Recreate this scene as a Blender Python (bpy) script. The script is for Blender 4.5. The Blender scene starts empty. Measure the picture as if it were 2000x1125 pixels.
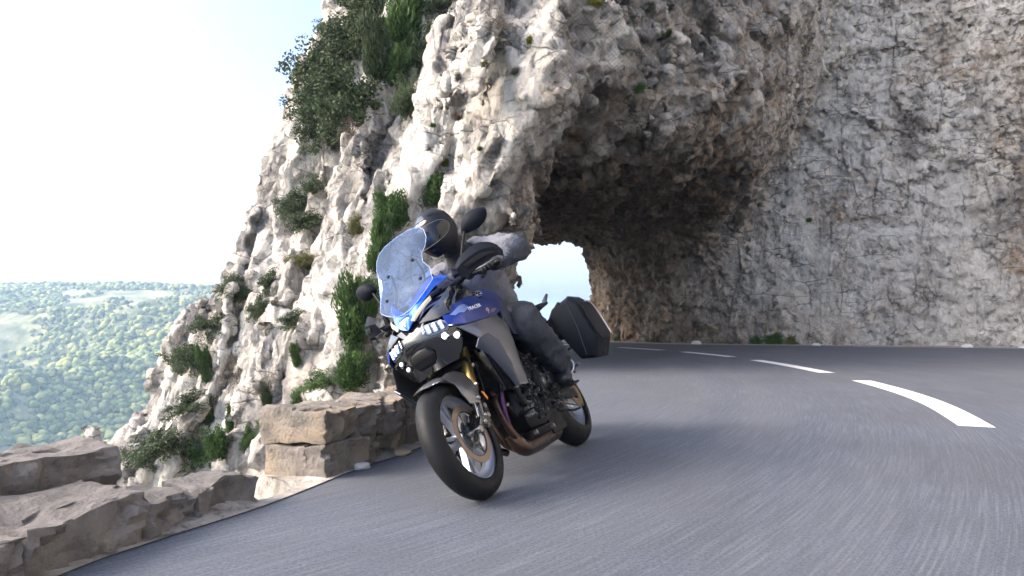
import bpy, bmesh, math, random
import numpy as np
from mathutils import Vector, Matrix, Euler
from mathutils.bvhtree import BVHTree
random.seed(7); RS = np.random.RandomState(11)
C = bpy.context.scene.collection
sc = bpy.context.scene
R = math.radians

# ------------------------------------------------------------------ camera
CAMH = .86; FPX = 1333.; HOR = 620.
PIT = math.atan((HOR - 562.5) / FPX)
cd = bpy.data.cameras.new('camera'); cam = bpy.data.objects.new('camera', cd); C.objects.link(cam)
cd.lens = 24.0; cd.sensor_width = 36; cd.clip_end = 20000; cd.clip_start = .05
cam.location = (0, 0, CAMH); cam.rotation_euler = (R(90) + PIT, 0, 0)
cd.dof.use_dof = True; cd.dof.focus_distance = 3.6; cd.dof.aperture_fstop = 9.0
sc.camera = cam
# ------------------------------------------------------------------ world, sun, exposure
SUN = Vector((-.80, -.20, .52)).normalized()
wd = bpy.data.worlds.new('World'); sc.world = wd; wd.use_nodes = True
nt = wd.node_tree; nt.nodes.clear()
out = nt.nodes.new('ShaderNodeOutputWorld'); bg = nt.nodes.new('ShaderNodeBackground')
sky = nt.nodes.new('ShaderNodeTexSky'); sky.sky_type = 'NISHITA'; sky.sun_disc = False
sky.sun_elevation = math.asin(SUN.z); sky.sun_rotation = math.atan2(SUN.x, SUN.y)
sky.air_density = .8; sky.dust_density = 7.2; sky.ozone_density = .8; sky.altitude = 600
tc = nt.nodes.new('ShaderNodeTexCoord'); sx = nt.nodes.new('ShaderNodeSeparateXYZ'); cx = nt.nodes.new('ShaderNodeCombineXYZ')
mx = nt.nodes.new('ShaderNodeMath'); mx.operation = 'MAXIMUM'; mx.inputs[1].default_value = .03
nt.links.new(tc.outputs['Generated'], sx.inputs[0]); nt.links.new(sx.outputs[0], cx.inputs[0]); nt.links.new(sx.outputs[1], cx.inputs[1])
nt.links.new(sx.outputs[2], mx.inputs[0]); nt.links.new(mx.outputs[0], cx.inputs[2]); nt.links.new(cx.outputs[0], sky.inputs[0])
nt.links.new(sky.outputs[0], bg.inputs[0]); bg.inputs[1].default_value = .15; nt.links.new(bg.outputs[0], out.inputs[0])
sd = bpy.data.lights.new('sun', 'SUN'); sd.energy = .5; sd.angle = R(20); sd.color = (1, .96, .91)
so = bpy.data.objects.new('sun', sd); C.objects.link(so); so.rotation_euler = SUN.to_track_quat('Z', 'Y').to_euler(); so.location = (-40, -15, 60)
sc.view_settings.view_transform = 'Standard'; sc.view_settings.look = 'None'; sc.view_settings.gamma = 1
sc.view_settings.use_curve_mapping = False
sc.view_settings.exposure = 2.05
try:
    sc.cycles.max_bounces = 8; sc.cycles.diffuse_bounces = 4; sc.cycles.transparent_max_bounces = 16; sc.cycles.volume_bounces = 1
    sc.cycles.use_denoising = True
except Exception: pass

# ------------------------------------------------------------------ helpers
def pix(x, y):
    """direction of the sight line through a photo pixel"""
    f = Vector((0, math.cos(PIT), math.sin(PIT))); u = Vector((0, -math.sin(PIT), math.cos(PIT)))
    return Vector(((x - 1000) / FPX, 0, 0)) + f - u * ((y - 562.5) / FPX)
def at_y(x, y, Y): d = pix(x, y); return Vector((0, 0, CAMH)) + d * (Y / d.y)
def tag(o, label=None, cat=None, group=None, kind=None):
    if label: o['label'] = label
    if cat: o['category'] = cat
    if group: o['group'] = group
    if kind: o['kind'] = kind
    return o
def obj(name, data, mat=None, parent=None):
    o = bpy.data.objects.new(name, data); C.objects.link(o)
    if parent is not None: o.parent = parent
    if mat is not None and data is not None: data.materials.clear(); data.materials.append(mat)
    return o
def empty(name, loc=(0, 0, 0), rz=0, M=None):
    o = bpy.data.objects.new(name, None); C.objects.link(o); o.empty_display_size = .1
    if M is not None: o.matrix_world = M
    else: o.location = loc; o.rotation_euler = (0, 0, rz)
    return o
def mesh_np(name, v, f, smooth=False):
    """v Nx3, f Mxk (k=3 or 4)"""
    m = bpy.data.meshes.new(name); v = np.ascontiguousarray(v, np.float32); f = np.ascontiguousarray(f, np.int32)
    n, k = f.shape
    m.vertices.add(len(v)); m.vertices.foreach_set('co', v.ravel())
    m.loops.add(n * k); m.loops.foreach_set('vertex_index', f.ravel())
    m.polygons.add(n); m.polygons.foreach_set('loop_start', np.arange(0, n * k, k, dtype=np.int32))
    m.polygons.foreach_set('loop_total', np.full(n, k, np.int32))
    m.update(calc_edges=True)
    if smooth: m.polygons.foreach_set('use_smooth', np.ones(n, bool))
    return m
# ---- node material helper
class NT:
    def __init__(s, name):
        s.m = bpy.data.materials.new(name); s.m.use_nodes = True; s.t = s.m.node_tree; s.t.nodes.clear()
        s.o = s.n('ShaderNodeOutputMaterial'); s.b = s.n('ShaderNodeBsdfPrincipled'); s.l(s.b.outputs[0], s.o.inputs[0])
    def n(s, t, **kw):
        n = s.t.nodes.new(t)
        for k, v in kw.items(): setattr(n, k, v)
        return n
    def l(s, a, b): s.t.links.new(a, b)
    def set(s, **kw):
        for k, v in kw.items():
            i = s.b.inputs[k.replace('_', ' ')]
            if isinstance(v, (tuple, list)) and len(v) == 3: v = (*v, 1)
            i.default_value = v
    def coord(s, scale=(1, 1, 1), rot=(0, 0, 0), kind='Object'):
        t = s.n('ShaderNodeTexCoord'); m = s.n('ShaderNodeMapping'); m.inputs['Scale'].default_value = scale; m.inputs['Rotation'].default_value = rot
        s.l(t.outputs[kind], m.inputs[0]); return m.outputs[0]
    def noise(s, vec, scale, detail=5, rough=.6, dist=0):
        n = s.n('ShaderNodeTexNoise'); n.inputs['Scale'].default_value = scale; n.inputs['Detail'].default_value = detail
        n.inputs['Roughness'].default_value = rough; n.inputs['Distortion'].default_value = dist; s.l(vec, n.inputs['Vector']); return n.outputs[0]
    def ramp(s, fac, stops, interp='LINEAR'):
        r = s.n('ShaderNodeValToRGB'); e = r.color_ramp.elements; r.color_ramp.interpolation = interp
        while len(e) < len(stops): e.new(.5)
        for q, (p, c) in zip(e, stops):
            q.position = p; q.color = (c, c, c, 1) if isinstance(c, (int, float)) else (*c, 1)
        s.l(fac, r.inputs[0]); return r.outputs[0]
    def mix(s, fac, a, b, mode='MIX'):
        m = s.n('ShaderNodeMix', data_type='RGBA', blend_type=mode); ins = m.inputs
        for sock, v in ((ins[0], fac), (ins[6], a), (ins[7], b)):
            if isinstance(v, (int, float)): sock.default_value = v if sock is ins[0] else (v, v, v, 1)
            elif isinstance(v, tuple): sock.default_value = (*v, 1)
            else: s.l(v, sock)
        return m.outputs[2]
    def math(s, op, a, b=0.):
        m = s.n('ShaderNodeMath', operation=op)
        for i, v in enumerate((a, b)):
            if isinstance(v, (int, float)): m.inputs[i].default_value = v
            else: s.l(v, m.inputs[i])
        return m.outputs[0]
    def bump(s, h, strength=.5, dist=.02, normal=None):
        b = s.n('ShaderNodeBump'); b.inputs['Strength'].default_value = strength; b.inputs['Distance'].default_value = dist
        s.l(h, b.inputs['Height'])
        if normal is not None: s.l(normal, b.inputs['Normal'])
        s.l(b.outputs[0], s.b.inputs['Normal']); return b.outputs[0]
    def attr(s, name):
        a = s.n('ShaderNodeAttribute'); a.attribute_name = name; return a
def simple(name, col, rough=.5, metal=0, bump=None, coat=0, var=.0, spec=None):
    t = NT(name); t.set(Base_Color=col, Roughness=rough, Metallic=metal)
    if coat: t.set(Coat_Weight=coat, Coat_Roughness=.06)
    if spec is not None: t.b.inputs['Specular IOR Level'].default_value = spec
    c = t.coord()
    if var:
        n = t.noise(c, 9, 4); t.l(t.mix(n, tuple(q * (1 - var) for q in col), tuple(min(1, q * (1 + var)) for q in col)), t.b.inputs['Base Color'])
        t.l(t.ramp(t.noise(c, 23, 5), [(.3, max(0, rough - .12)), (.7, min(1, rough + .12))]), t.b.inputs['Roughness'])
    if bump: t.bump(t.noise(c, bump[0], 4), bump[1], bump[2] if len(bump) > 2 else .003)
    return t.m

# ------------------------------------------------------------------ numpy noise
TAB = RS.rand(64, 64, 64).astype(np.float32) * 2 - 1
def vnoise(p):
    i = np.floor(p).astype(np.int32); f = (p - i).astype(np.float32); f = f * f * f * (f * (f * 6 - 15) + 10)
    i0 = i & 63; i1 = (i + 1) & 63; x0, y0, z0 = i0.T; x1, y1, z1 = i1.T; fx, fy, fz = f.T
    a = TAB[x0, y0, z0] * (1 - fx) + TAB[x1, y0, z0] * fx; b = TAB[x0, y1, z0] * (1 - fx) + TAB[x1, y1, z0] * fx
    c = TAB[x0, y0, z1] * (1 - fx) + TAB[x1, y0, z1] * fx; d = TAB[x0, y1, z1] * (1 - fx) + TAB[x1, y1, z1] * fx
    a = a * (1 - fy) + b * fy; c = c * (1 - fy) + d * fy; return a * (1 - fz) + c * fz
def fbm(p, oct=4, lac=2.03, gain=.5, ridge=False):
    s = 0; a = 1.; t = 0
    for k in range(oct):
        n = vnoise(p * lac ** k + k * 17.3)
        if ridge: n = 1 - 2 * np.abs(n)
        s = s + a * n; t += a; a *= gain
    return s / t
HB = RS.rand(4096, 7).astype(np.float32)
def facet(p):
    """cells with their own offset and tilt: blocky rock; returns height, distance to cell border"""
    ip = np.floor(p).astype(np.int32); fp = p - ip; b1 = np.full(len(p), 9e9, np.float32); b2 = b1.copy(); h = np.zeros(len(p), np.float32)
    for dx in (-1, 0, 1):
        for dy in (-1, 0, 1):
            for dz in (-1, 0, 1):
                q = ip + (dx, dy, dz); k = (q[:, 0] * 73856093 ^ q[:, 1] * 19349663 ^ q[:, 2] * 83492791) & 4095
                r = HB[k]; v = np.stack([dx + r[:, 0] - fp[:, 0], dy + r[:, 1] - fp[:, 1], dz + r[:, 2] - fp[:, 2]], 1)
                d = (v * v).sum(1); hh = (r[:, 3] - .5) * .8 + ((r[:, 4:7] - .5) * v).sum(1) * 2.2
                m = d < b1; b2 = np.where(m, b1, np.minimum(b2, d)); b1 = np.where(m, d, b1); h = np.where(m, hh, h)
    return h, np.sqrt(b2) - np.sqrt(b1)

# ------------------------------------------------------------------ the mountain as a signed distance field (negative = rock)
def seg_sd(P, poly):
    """signed distance in plan to a closed polygon, negative inside"""
    x, y = P[..., 0], P[..., 1]; d = np.full(x.shape, 1e9, np.float32); ins = np.zeros(x.shape, bool); n = len(poly)
    for i in range(n):
        ax, ay = poly[i]; bx, by = poly[(i + 1) % n]; ex, ey = bx - ax, by - ay
        t = np.clip(((x - ax) * ex + (y - ay) * ey) / (ex * ex + ey * ey), 0, 1)
        d = np.minimum(d, (x - ax - t * ex) ** 2 + (y - ay - t * ey) ** 2)
        c = ((ay > y) != (by > y)) & (x < ex * (y - ay) / (ey if ey else 1e-9) + ax); ins ^= c
    d = np.sqrt(d); return np.where(ins, -d, d)
TUBE = [(-1.4, 7.2), (-.5, 9.0), (-.2, 10.0), (-.14, 12), (-.1, 14.2), (-.5, 17.3), (-1.6, 21), (-4.5, 27), (-9, 33), (-2, 36), (2.2, 30), (3.15, 27.2), (3.75, 24.8),
        (5.0, 23.1), (7.2, 22.3), (11.2, 21.0), (14.8, 19.6), (20, 15), (24, 5), (24, -60), (-1.4, -60)]
N0 = np.array((-.5, 8.7, 0.))
nA = np.array((-.69, -.72, .357)); nC = np.array((.70, -.71, .088)); nB = np.array((-.93, .36, .10)); 
def smin(a, b, k): h = np.clip(.5 + .5 * (b - a) / k, 0, 1); return b + (a - b) * h - k * h * (1 - h)
def smax(a, b, k): return -smin(-a, -b, k)
BP = np.array(at_y(560, 395, 16.6))
nB2 = np.array(at_y(672, 0, 18) - at_y(440, 610, 15.2)); nB2 /= np.linalg.norm(nB2)
nB = nB - nB2 * nB.dot(nB2); nB /= np.linalg.norm(nB)
nA /= np.linalg.norm(nA); nC /= np.linalg.norm(nC)
BUT = [(at_y(415, 800, 16.2), 1.35, 3.0), (at_y(300, 1000, 15.5), 1.5, 2.3), (at_y(500, 700, 15.4), 1.0, 3.2)]
def base_sd(X, Y, Z, wall2d):
    P = np.stack([X, Y, Z], -1).astype(np.float32)
    dA = (P - N0) @ nA; dC = (P - N0) @ nC; dB = (P - BP) @ nB
    m = smax(smax(dA, dC, .35), dB, .5)
    q2 = (P[..., 0] - .05) * .727 - (P[..., 1] - 9.75) * .457 - (np.maximum(P[..., 2], 1.3) - 3.7) * .512 - 1.6 * np.clip(P[..., 0] - .3, 0, 6)
    m = smax(m, q2 - 2.5 * np.clip(P[..., 2] - 3.6, 0, 5), .25)
    for c, r, hgt in BUT:                                    # buttresses at the valley edge
        q = P - np.array(c); e = np.sqrt(q[..., 0] ** 2 + q[..., 1] ** 2 + (q[..., 2] * .55) ** 2 * (q[..., 2] > 0)) - r - .18 * np.maximum(0, -q[..., 2])
        m = smin(m, e, .4)
    w = -(wall2d) - .03 * np.clip(Z, 0, 12)                      # rock outside the road corridor on the mountain side
    w = np.where(Z > 9, w - .35 * (Z - 9) * -1, w)
    w = np.maximum(w, -(X * .8 + Y * .25 - 9.5))             # only right of the road
    m = smin(m, w, 2.0)
    dE = (P[..., 0] * .25 + P[..., 1] * .97) - 27.2          # back of the spur
    m = smax(m, dE, .6)
    ins = -((P - N0) @ nC)                                    # depth inside the face above the portal
    H = 4.15 - .015 * (Y - 13) + np.exp(-np.clip(ins, 0, 9) / 1.1) * (.15 + .30 * np.clip(X, 0, 9))
    H = H + np.clip(X - 6.6, 0, 20) * 1.3
    v = wall2d
    k = 1.0 + np.clip(X * .22, 0, 1.6)
    v = v + .36 * np.clip(Z - 1.9, 0, 2.0) * np.clip(1 - X / 2.5, 0, 1) * np.clip(1 - (Y - 16) / 3, 0, 1)
    tube = smax(v, Z - H, k)
    tube = smax(tube, -(Z + .6), .05)
    return smax(m, -tube, .05 + np.clip(X - 3, 0, 5) * .3)
SD = Vector((.19, .30, .93)).normalized(); T1 = SD.cross(Vector((-.69, -.72, .3)).normalized()).normalized(); T2 = SD.cross(T1)
RM = np.array([T1, T2, SD], np.float32)
RD = np.array(Euler((.35, -.5, .3)).to_matrix(), np.float32)
def rock_disp(P):
    q = P @ RM.T                                             # slab coordinates: stretched along the dip
    warp = np.stack([vnoise(P * .6 + 3), vnoise(P * .6 + 31), vnoise(P * .6 + 57)], 1) * .5
    left = np.clip((-.2 * P[:, 0] - (P[:, 1] - 9) * .05 + .7), 0, 1)   # white slab side
    left = 1 / (1 + np.exp(4 * ((P - N0) @ nC + .9 - ((P - N0) @ nA) * 0)))
    isC = 1 / (1 + np.exp(-6 * ((P[:, 0] * .7 - P[:, 1] * .71 + 6.5) )))
    slab = facet((q + warp * .6) * np.array((.62, .62, .17), np.float32)); s2 = facet((q + warp * .3) * np.array((1.7, 1.7, .62), np.float32) + 5)
    d = .62 * slab[0] - .16 * np.exp(-slab[1] * 16) + .20 * s2[0] - .07 * np.exp(-s2[1] * 16)
    d += .25 * fbm(q * np.array((.35, .35, .14), np.float32) + 9, 2)
    lump = fbm(P * np.array((.9, .9, 1.3), np.float32) + warp, 4, gain=.55, ridge=True)
    return slab, d, lump
def full_disp(P):
    slab, d, lump = rock_disp(P)
    inA = np.clip((((P - N0) @ nA) - ((P - N0) @ nC)) / .8 + .5, 0, 1)      # 1 on the slab face
    z = P[:, 2]
    Q = P @ RD.T + .15 * np.stack([lump] * 3, 1)
    b1 = facet(Q * np.array((.62, .62, .8), np.float32) + 4); b2 = facet(Q * np.array((1.5, 1.5, 2.4), np.float32) + 4)
    rough = .12 * lump + .50 * b1[0] + .26 * b2[0] - .08 * np.exp(-b2[1] * 14)
    calm = np.clip((P[:, 0] - 4) / 4, 0, 1) * np.clip((6 - z) / 3, 0, 1)    # the lower right wall is smoother
    tun = np.clip((P[:, 1] - 14) / 4, 0, 1) * (1 - inA)
    rough = rough * (1 - .45 * calm) * (1 - .45 * tun) * (1 - .55 * np.clip((P[:, 1] - 20) / 3, 0, 1) * (P[:, 0] < 6))
    fade = np.clip((z + .3) / .6, .25, 1) * 1.0
    r = inA * (d + .05 * lump) + (1 - inA) * rough * fade
    return r
def surface_nets(D, org, h):
    s = D < 0; nx, ny, nz = D.shape
    cnt = np.zeros((nx - 1, ny - 1, nz - 1), np.uint8); 
    for a in (0, 1):
        for b in (0, 1):
            for c in (0, 1): cnt += s[a:nx - 1 + a, b:ny - 1 + b, c:nz - 1 + c]
    act = (cnt > 0) & (cnt < 8); idx = np.full(cnt.shape, -1, np.int32); ii = np.argwhere(act); idx[act] = np.arange(len(ii))
    acc = np.zeros((len(ii), 3)); n = np.zeros(len(ii))
    cr = [(a, b, c) for a in (0, 1) for b in (0, 1) for c in (0, 1)]
    for a in cr:
        for ax in range(3):
            if a[ax]: continue
            b = list(a); b[ax] = 1
            da = D[tuple((ii + a).T)]; db = D[tuple((ii + b).T)]; m = (da < 0) != (db < 0)
            t = np.where(m, da / np.where(m, da - db, 1), 0); p = np.tile(np.array(a, float), (len(ii), 1)); p[:, ax] += t
            acc += p * m[:, None]; n += m
    V = (ii + acc / n[:, None]) * h + np.array(org)
    F = []
    for ax in range(3):
        sl0 = [slice(None)] * 3; sl1 = [slice(None)] * 3; sl0[ax] = slice(0, -1); sl1[ax] = slice(1, None)
        e = s[tuple(sl0)] != s[tuple(sl1)]; fl = s[tuple(sl0)]
        k = np.argwhere(e); u, v = [(1, 2), (2, 0), (0, 1)][ax]
        ok = (k[:, u] > 0) & (k[:, v] > 0) & (k[:, u] < D.shape[u] - 1) & (k[:, v] < D.shape[v] - 1); k = k[ok]; dirn = fl[tuple(k.T)]
        def g(du, dv): q = k.copy(); q[:, u] -= du; q[:, v] -= dv; return idx[tuple(q.T)]
        quad = np.stack([g(1, 1), g(0, 1), g(0, 0), g(1, 0)], 1); quad[~dirn] = quad[~dirn][:, ::-1]; F.append(quad)
    return V, np.concatenate(F)
def field(lo, hi, h, disp=True):
    ax = [np.arange(a, b, h, dtype=np.float32) for a, b in zip(lo, hi)]
    X2, Y2 = np.meshgrid(ax[0], ax[1], indexing='ij'); w2 = seg_sd(np.stack([X2, Y2], -1), TUBE).astype(np.float32)
    D = np.empty((len(ax[0]), len(ax[1]), len(ax[2])), np.float32)
    for k in range(0, len(ax[2]), 16):
        z = ax[2][k:k + 16]; X, Y, Z = np.broadcast_arrays(X2[..., None], Y2[..., None], z[None, None, :])
        d = base_sd(X, Y, Z, w2[..., None] + np.zeros_like(Z))
        if disp:
            m = np.abs(d) < .95; P = np.stack([X[m], Y[m], Z[m]], 1).astype(np.float32); d[m] -= full_disp(P)
        D[:, :, k:k + 16] = d
    return surface_nets(D, lo, h)
def subdivide(V, F):
    E = np.concatenate([F[:, [0, 1]], F[:, [1, 2]], F[:, [2, 3]], F[:, [3, 0]]]); E.sort(1)
    key = E[:, 0].astype(np.int64) * len(V) + E[:, 1]; u, first, inv = np.unique(key, return_index=True, return_inverse=True)
    em = (V[E[first, 0]] + V[E[first, 1]]) / 2; fc = V[F].mean(1); n0 = len(V); n1 = n0 + len(em); m = len(F)
    e = inv.reshape(4, m) + n0; c = np.arange(m) + n1
    Q = np.concatenate([np.stack([F[:, 0], e[0], c, e[3]], 1), np.stack([F[:, 1], e[1], c, e[0]], 1), np.stack([F[:, 2], e[2], c, e[1]], 1), np.stack([F[:, 3], e[3], c, e[2]], 1)])
    return np.concatenate([V, em, fc]), Q
def vnormals(V, F):
    a = V[F[:, 2]] - V[F[:, 0]]; b = V[F[:, 3]] - V[F[:, 1]]; n = np.cross(a, b); N = np.zeros_like(V)
    for k in range(4):
        for j in range(3): N[:, j] += np.bincount(F[:, k], n[:, j], len(V))
    return N / (np.linalg.norm(N, axis=1)[:, None] + 1e-9)
#@@ROCK
LO, HI, HS = (-12.5, 6.6, -6.8), (17.2, 29.0, 12.2), .124
V, F = field(LO, HI, HS)
V, F = subdivide(V, F); N = vnormals(V, F)
P32 = V.astype(np.float32)
inA = np.clip((((P32 - N0) @ nA) - ((P32 - N0) @ nC)) / .8 + .5, 0, 1)
fine = facet((P32 @ RM.T) * np.array((3.4, 3.4, 1.5), np.float32)); fine2 = facet((P32 @ RD.T) * np.array((4.2, 4.2, 6), np.float32) + .3)
fb = fbm(P32 * 4.2, 3, ridge=True, gain=.6)
calm = np.clip((P32[:, 0] - 4) / 4, 0, 1) * np.clip((6 - P32[:, 2]) / 3, 0, 1)
dv = inA * (.15 * fine[0] - .045 * np.exp(-fine[1] * 14) + .03 * fb) + (1 - inA) * (.11 * fine2[0] - .03 * np.exp(-fine2[1] * 12) + .03 * fb) * (1 - .5 * calm)
V = V + N * dv[:, None]
cliff_me = mesh_np('cliff', V, F, smooth=False)
# stains and tints of the rock, with tunnel shade painted in, per vertex
tint = np.zeros((len(V), 4), np.float32)
x, y, z = P32.T
soot_shade = np.clip((y - 10.6 - .6 * np.clip(x, 0, 7)) / 4.0, 0, 1) * (1 - inA) * np.clip(1 - (x - 5.5 - .5 * vnoise(P32 * .8)) / 2.2, 0, 1)
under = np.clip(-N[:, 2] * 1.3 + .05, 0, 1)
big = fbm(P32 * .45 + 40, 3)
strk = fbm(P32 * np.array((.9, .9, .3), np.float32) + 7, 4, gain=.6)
tint[:, 0] = np.clip(soot_shade * (.75 + .25 * under) + .2 * under * (1 - inA), 0, 1)  # sooty staining plus painted shade: darker into the tunnel and on undersides
tint[:, 1] = np.clip(.5 + 1.1 * big - .25 * inA + .35 * (1 - inA) * np.clip(1 - (x - 3) / 5, 0, 1), 0, 1)     # ochre
tint[:, 2] = np.clip(.5 + 1.3 * strk + .22 * np.clip((x - 5) / 5, 0, 1), 0, 1)                                                   # drip stains
tint[:, 3] = 1
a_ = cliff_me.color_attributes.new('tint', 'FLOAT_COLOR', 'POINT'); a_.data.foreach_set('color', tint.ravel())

def rock_mat(name, use_attr=True):
    t = NT(name); c = t.coord(); t.set(Roughness=.9); t.b.inputs['Specular IOR Level'].default_value = .25
    cs = t.coord((1, 1, .35), (.25, -.18, 0))
    n1 = t.noise(cs, 1.3, 7, .68); n2 = t.noise(c, 5.5, 8, .72, .4); n3 = t.noise(c, 15, 6, .75); n4 = t.ramp(t.noise(c, .8, 4, .6), [(.42, .15), (.62, 1)])
    col = t.mix(t.ramp(n1, [(.33, 0), (.62, 1)]), (.36, .33, .295), (.66, .62, .565))
    col = t.mix(t.math('MULTIPLY', n4, t.ramp(n2, [(.37, .95), (.46, 0)])), col, (.15, .125, .10))
    col = t.mix(t.math('MULTIPLY', n4, t.ramp(n3, [(.34, .9), (.44, 0)])), col, (.085, .075, .065))
    if use_attr:
        a = t.attr('tint'); s = t.n('ShaderNodeSeparateColor'); t.l(a.outputs['Color'], s.inputs[0])
        och = t.math('MULTIPLY', t.ramp(s.outputs[1], [(.45, 0), (.95, .8)]), t.ramp(t.noise(c, 2.6, 6, .7), [(.42, .1), (.62, 1)]))
        col = t.mix(och, col, (.30, .205, .12))
        drip = t.math('MULTIPLY', t.ramp(s.outputs[2], [(.15, .85), (.42, 0)]), t.ramp(t.noise(c, 3.1, 7, .75), [(.35, .2), (.6, 1)]))
        col = t.mix(drip, col, (.10, .10, .105))
        wht = t.math('MULTIPLY', t.ramp(s.outputs[2], [(.58, 0), (.82, .7)]), t.ramp(t.noise(c, 2.2, 7, .7), [(.4, .1), (.6, 1)]))
        col = t.mix(wht, col, (.62, .60, .57))
        soot_shade_col = t.mix(t.ramp(n2, [(.35, 0), (.7, 1)]), (.03, .022, .016), (.30, .20, .125))  # sooty rock colour, dark end also standing in for tunnel shade
        col = t.mix(t.math('MULTIPLY', s.outputs[0], t.ramp(n1, [(.3, 1), (.75, .72)])), col, soot_shade_col)
    t.l(col, t.b.inputs['Base Color'])
    def crack(vec, sc_, w_, msk):
        v1 = t.n('ShaderNodeTexVoronoi'); v1.feature = 'DISTANCE_TO_EDGE'; v1.inputs['Scale'].default_value = sc_
        ns = t.n('ShaderNodeTexNoise'); ns.inputs['Scale'].default_value = 1.7; ns.inputs['Detail'].default_value = 5; t.l(vec, ns.inputs[0]); s_ = t.n('ShaderNodeVectorMath', operation='SCALE'); s_.inputs[3].default_value = .55; t.l(ns.outputs[1], s_.inputs[0])
        ad = t.n('ShaderNodeVectorMath', operation='ADD'); t.l(vec, ad.inputs[0]); t.l(s_.outputs[0], ad.inputs[1]); t.l(ad.outputs[0], v1.inputs['Vector'])
        return t.math('MULTIPLY', t.ramp(v1.outputs['Distance'], [(0, 1), (w_, 0)]), t.ramp(t.noise(c, msk, 4, .6), [(.45, 0), (.58, 1)]))
    cr_ = t.math('MAXIMUM', crack(t.coord((1.2, 1.2, .38), (.32, -.24, 0)), .8, .035, .9), crack(t.coord((.8, .8, 2.2), (.6, .35, .2)), 1.1, .035, 1.0))
    col = t.mix(t.math('MULTIPLY', cr_, .7), col, (.09, .08, .07)); t.l(col, t.b.inputs['Base Color'])
    hgt = t.math('ADD', t.noise(cs, 6, 9, .72, .3), t.math('MULTIPLY', t.noise(c, 26, 8, .7), .5))
    def fac(vec, sc_, w=1.):
        m_ = t.n('ShaderNodeMapping'); m_.inputs['Scale'].default_value = (sc_, sc_, sc_ * .6); t.l(vec, m_.inputs[0])
        v1 = t.n('ShaderNodeTexVoronoi'); v1.inputs['Scale'].default_value = 1; nz = t.n('ShaderNodeVectorMath', operation='ADD')
        t.l(m_.outputs[0], nz.inputs[0]); ns = t.n('ShaderNodeTexNoise'); ns.inputs['Scale'].default_value = 1.5; t.l(m_.outputs[0], ns.inputs[0]); s_ = t.n('ShaderNodeVectorMath', operation='SCALE'); s_.inputs[3].default_value = .5
        t.l(ns.outputs[1], s_.inputs[0]); t.l(s_.outputs[0], nz.inputs[1]); t.l(nz.outputs[0], v1.inputs['Vector'])
        sb = t.n('ShaderNodeVectorMath', operation='SUBTRACT'); t.l(nz.outputs[0], sb.inputs[0]); t.l(v1.outputs['Position'], sb.inputs[1])
        c_ = t.n('ShaderNodeVectorMath', operation='SUBTRACT'); t.l(v1.outputs['Color'], c_.inputs[0]); c_.inputs[1].default_value = (.5, .5, .5)
        d_ = t.n('ShaderNodeVectorMath', operation='DOT_PRODUCT'); t.l(sb.outputs[0], d_.inputs[0]); t.l(c_.outputs[0], d_.inputs[1]); return t.math('MULTIPLY', d_.outputs['Value'], w / sc_)
    f_ = t.math('ADD', fac(cs, 3.2, 2.0), fac(c, 8.5, 2.0))
    hgt = t.math('SUBTRACT', t.math('ADD', f_, t.math('MULTIPLY', hgt, .10)), t.math('MULTIPLY', cr_, .04))
    t.bump(hgt, 1.0, .9)
    return t.m
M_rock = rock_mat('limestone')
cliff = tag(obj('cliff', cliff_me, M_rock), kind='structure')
BVH = BVHTree.FromPolygons(V.tolist(), F.tolist()) if False else None
# coarse continuation of the mountain outside the detailed block
V2, F2 = field((-30, -60, -40), (95, 75, 62), 1.15, disp=False)
fc = V2[F2].mean(1); e = .45
keep = ~((fc > np.array(LO) + e).all(1) & (fc < np.array(HI) - e).all(1))
F2 = F2[keep]; N2 = vnormals(V2, F2); V2 = V2 + N2 * (fbm(V2.astype(np.float32) * .22, 4, ridge=True) * .9 - .5)[:, None]
mt = mesh_np('mountain', V2, F2, smooth=False); tag(obj('mountain', mt, rock_mat('mountain_rock', False)), kind='structure')
dg = None
def hit(x, y):
    """where the sight line through a photo pixel meets the cliff"""
    d = pix(x, y).normalized(); ok, loc, nor, i = cliff.ray_cast(Vector((0, 0, CAMH)), d)
    return (loc, nor) if ok else None

# ------------------------------------------------------------------ road, ground, valley
LEFT = [(-2.4, -6), (-2.0, -1), (-1.72, 1.2), (-1.55, 2.28), (-1.38, 2.72), (-1.15, 3.2), (-.9, 3.95), (-.72, 4.35), (-.45, 5.2), (-.3, 6.5), (-.35, 8), (-.3, 9), (-.2, 10), (-.2, 12), (-.2, 14.2), (-.6, 17.3), (-1.7, 21), (-4.9, 27), (-9, 33)]
RIGHT = [(24, -6), (24.3, -1), (24.3, 3), (24.3, 6), (23, 9), (21.8, 12), (20.5, 15.3), (18, 18), (15, 20.2), (12, 21.6), (9.5, 22.4), (7.4, 22.9), (6.4, 23.1), (5.6, 23.5), (4.7, 24.3), (4.1, 25.2), (3.9, 26.2), (3.0, 29), (-2, 36)]
def cat(pts, n):
    pts = [Vector(p) for p in pts]; o = []; pts = [pts[0] * 2 - pts[1]] + pts + [pts[-1] * 2 - pts[-2]]
    for i in range(1, len(pts) - 2):
        a, b, c, d = pts[i - 1:i + 3]
        for k in range(n):
            t = k / n; o.append(.5 * ((2 * b) + (c - a) * t + (2 * a - 5 * b + 4 * c - d) * t * t + (3 * b - a - 3 * c + d) * t ** 3))
    o.append(pts[-2]); return o
Lc = cat(LEFT, 4); Rc = cat(RIGHT, 4); nl = len(Lc); M_ = 14
rv = []; rf = []
for i in range(nl):
    for j in range(M_ + 1):
        p = Lc[i].lerp(Rc[i], j / M_); rv.append((p.x, p.y, 0))
for i in range(nl - 1):
    for j in range(M_): a = i * (M_ + 1) + j; rf.append((a, a + 1, a + M_ + 2, a + M_ + 1))
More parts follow.
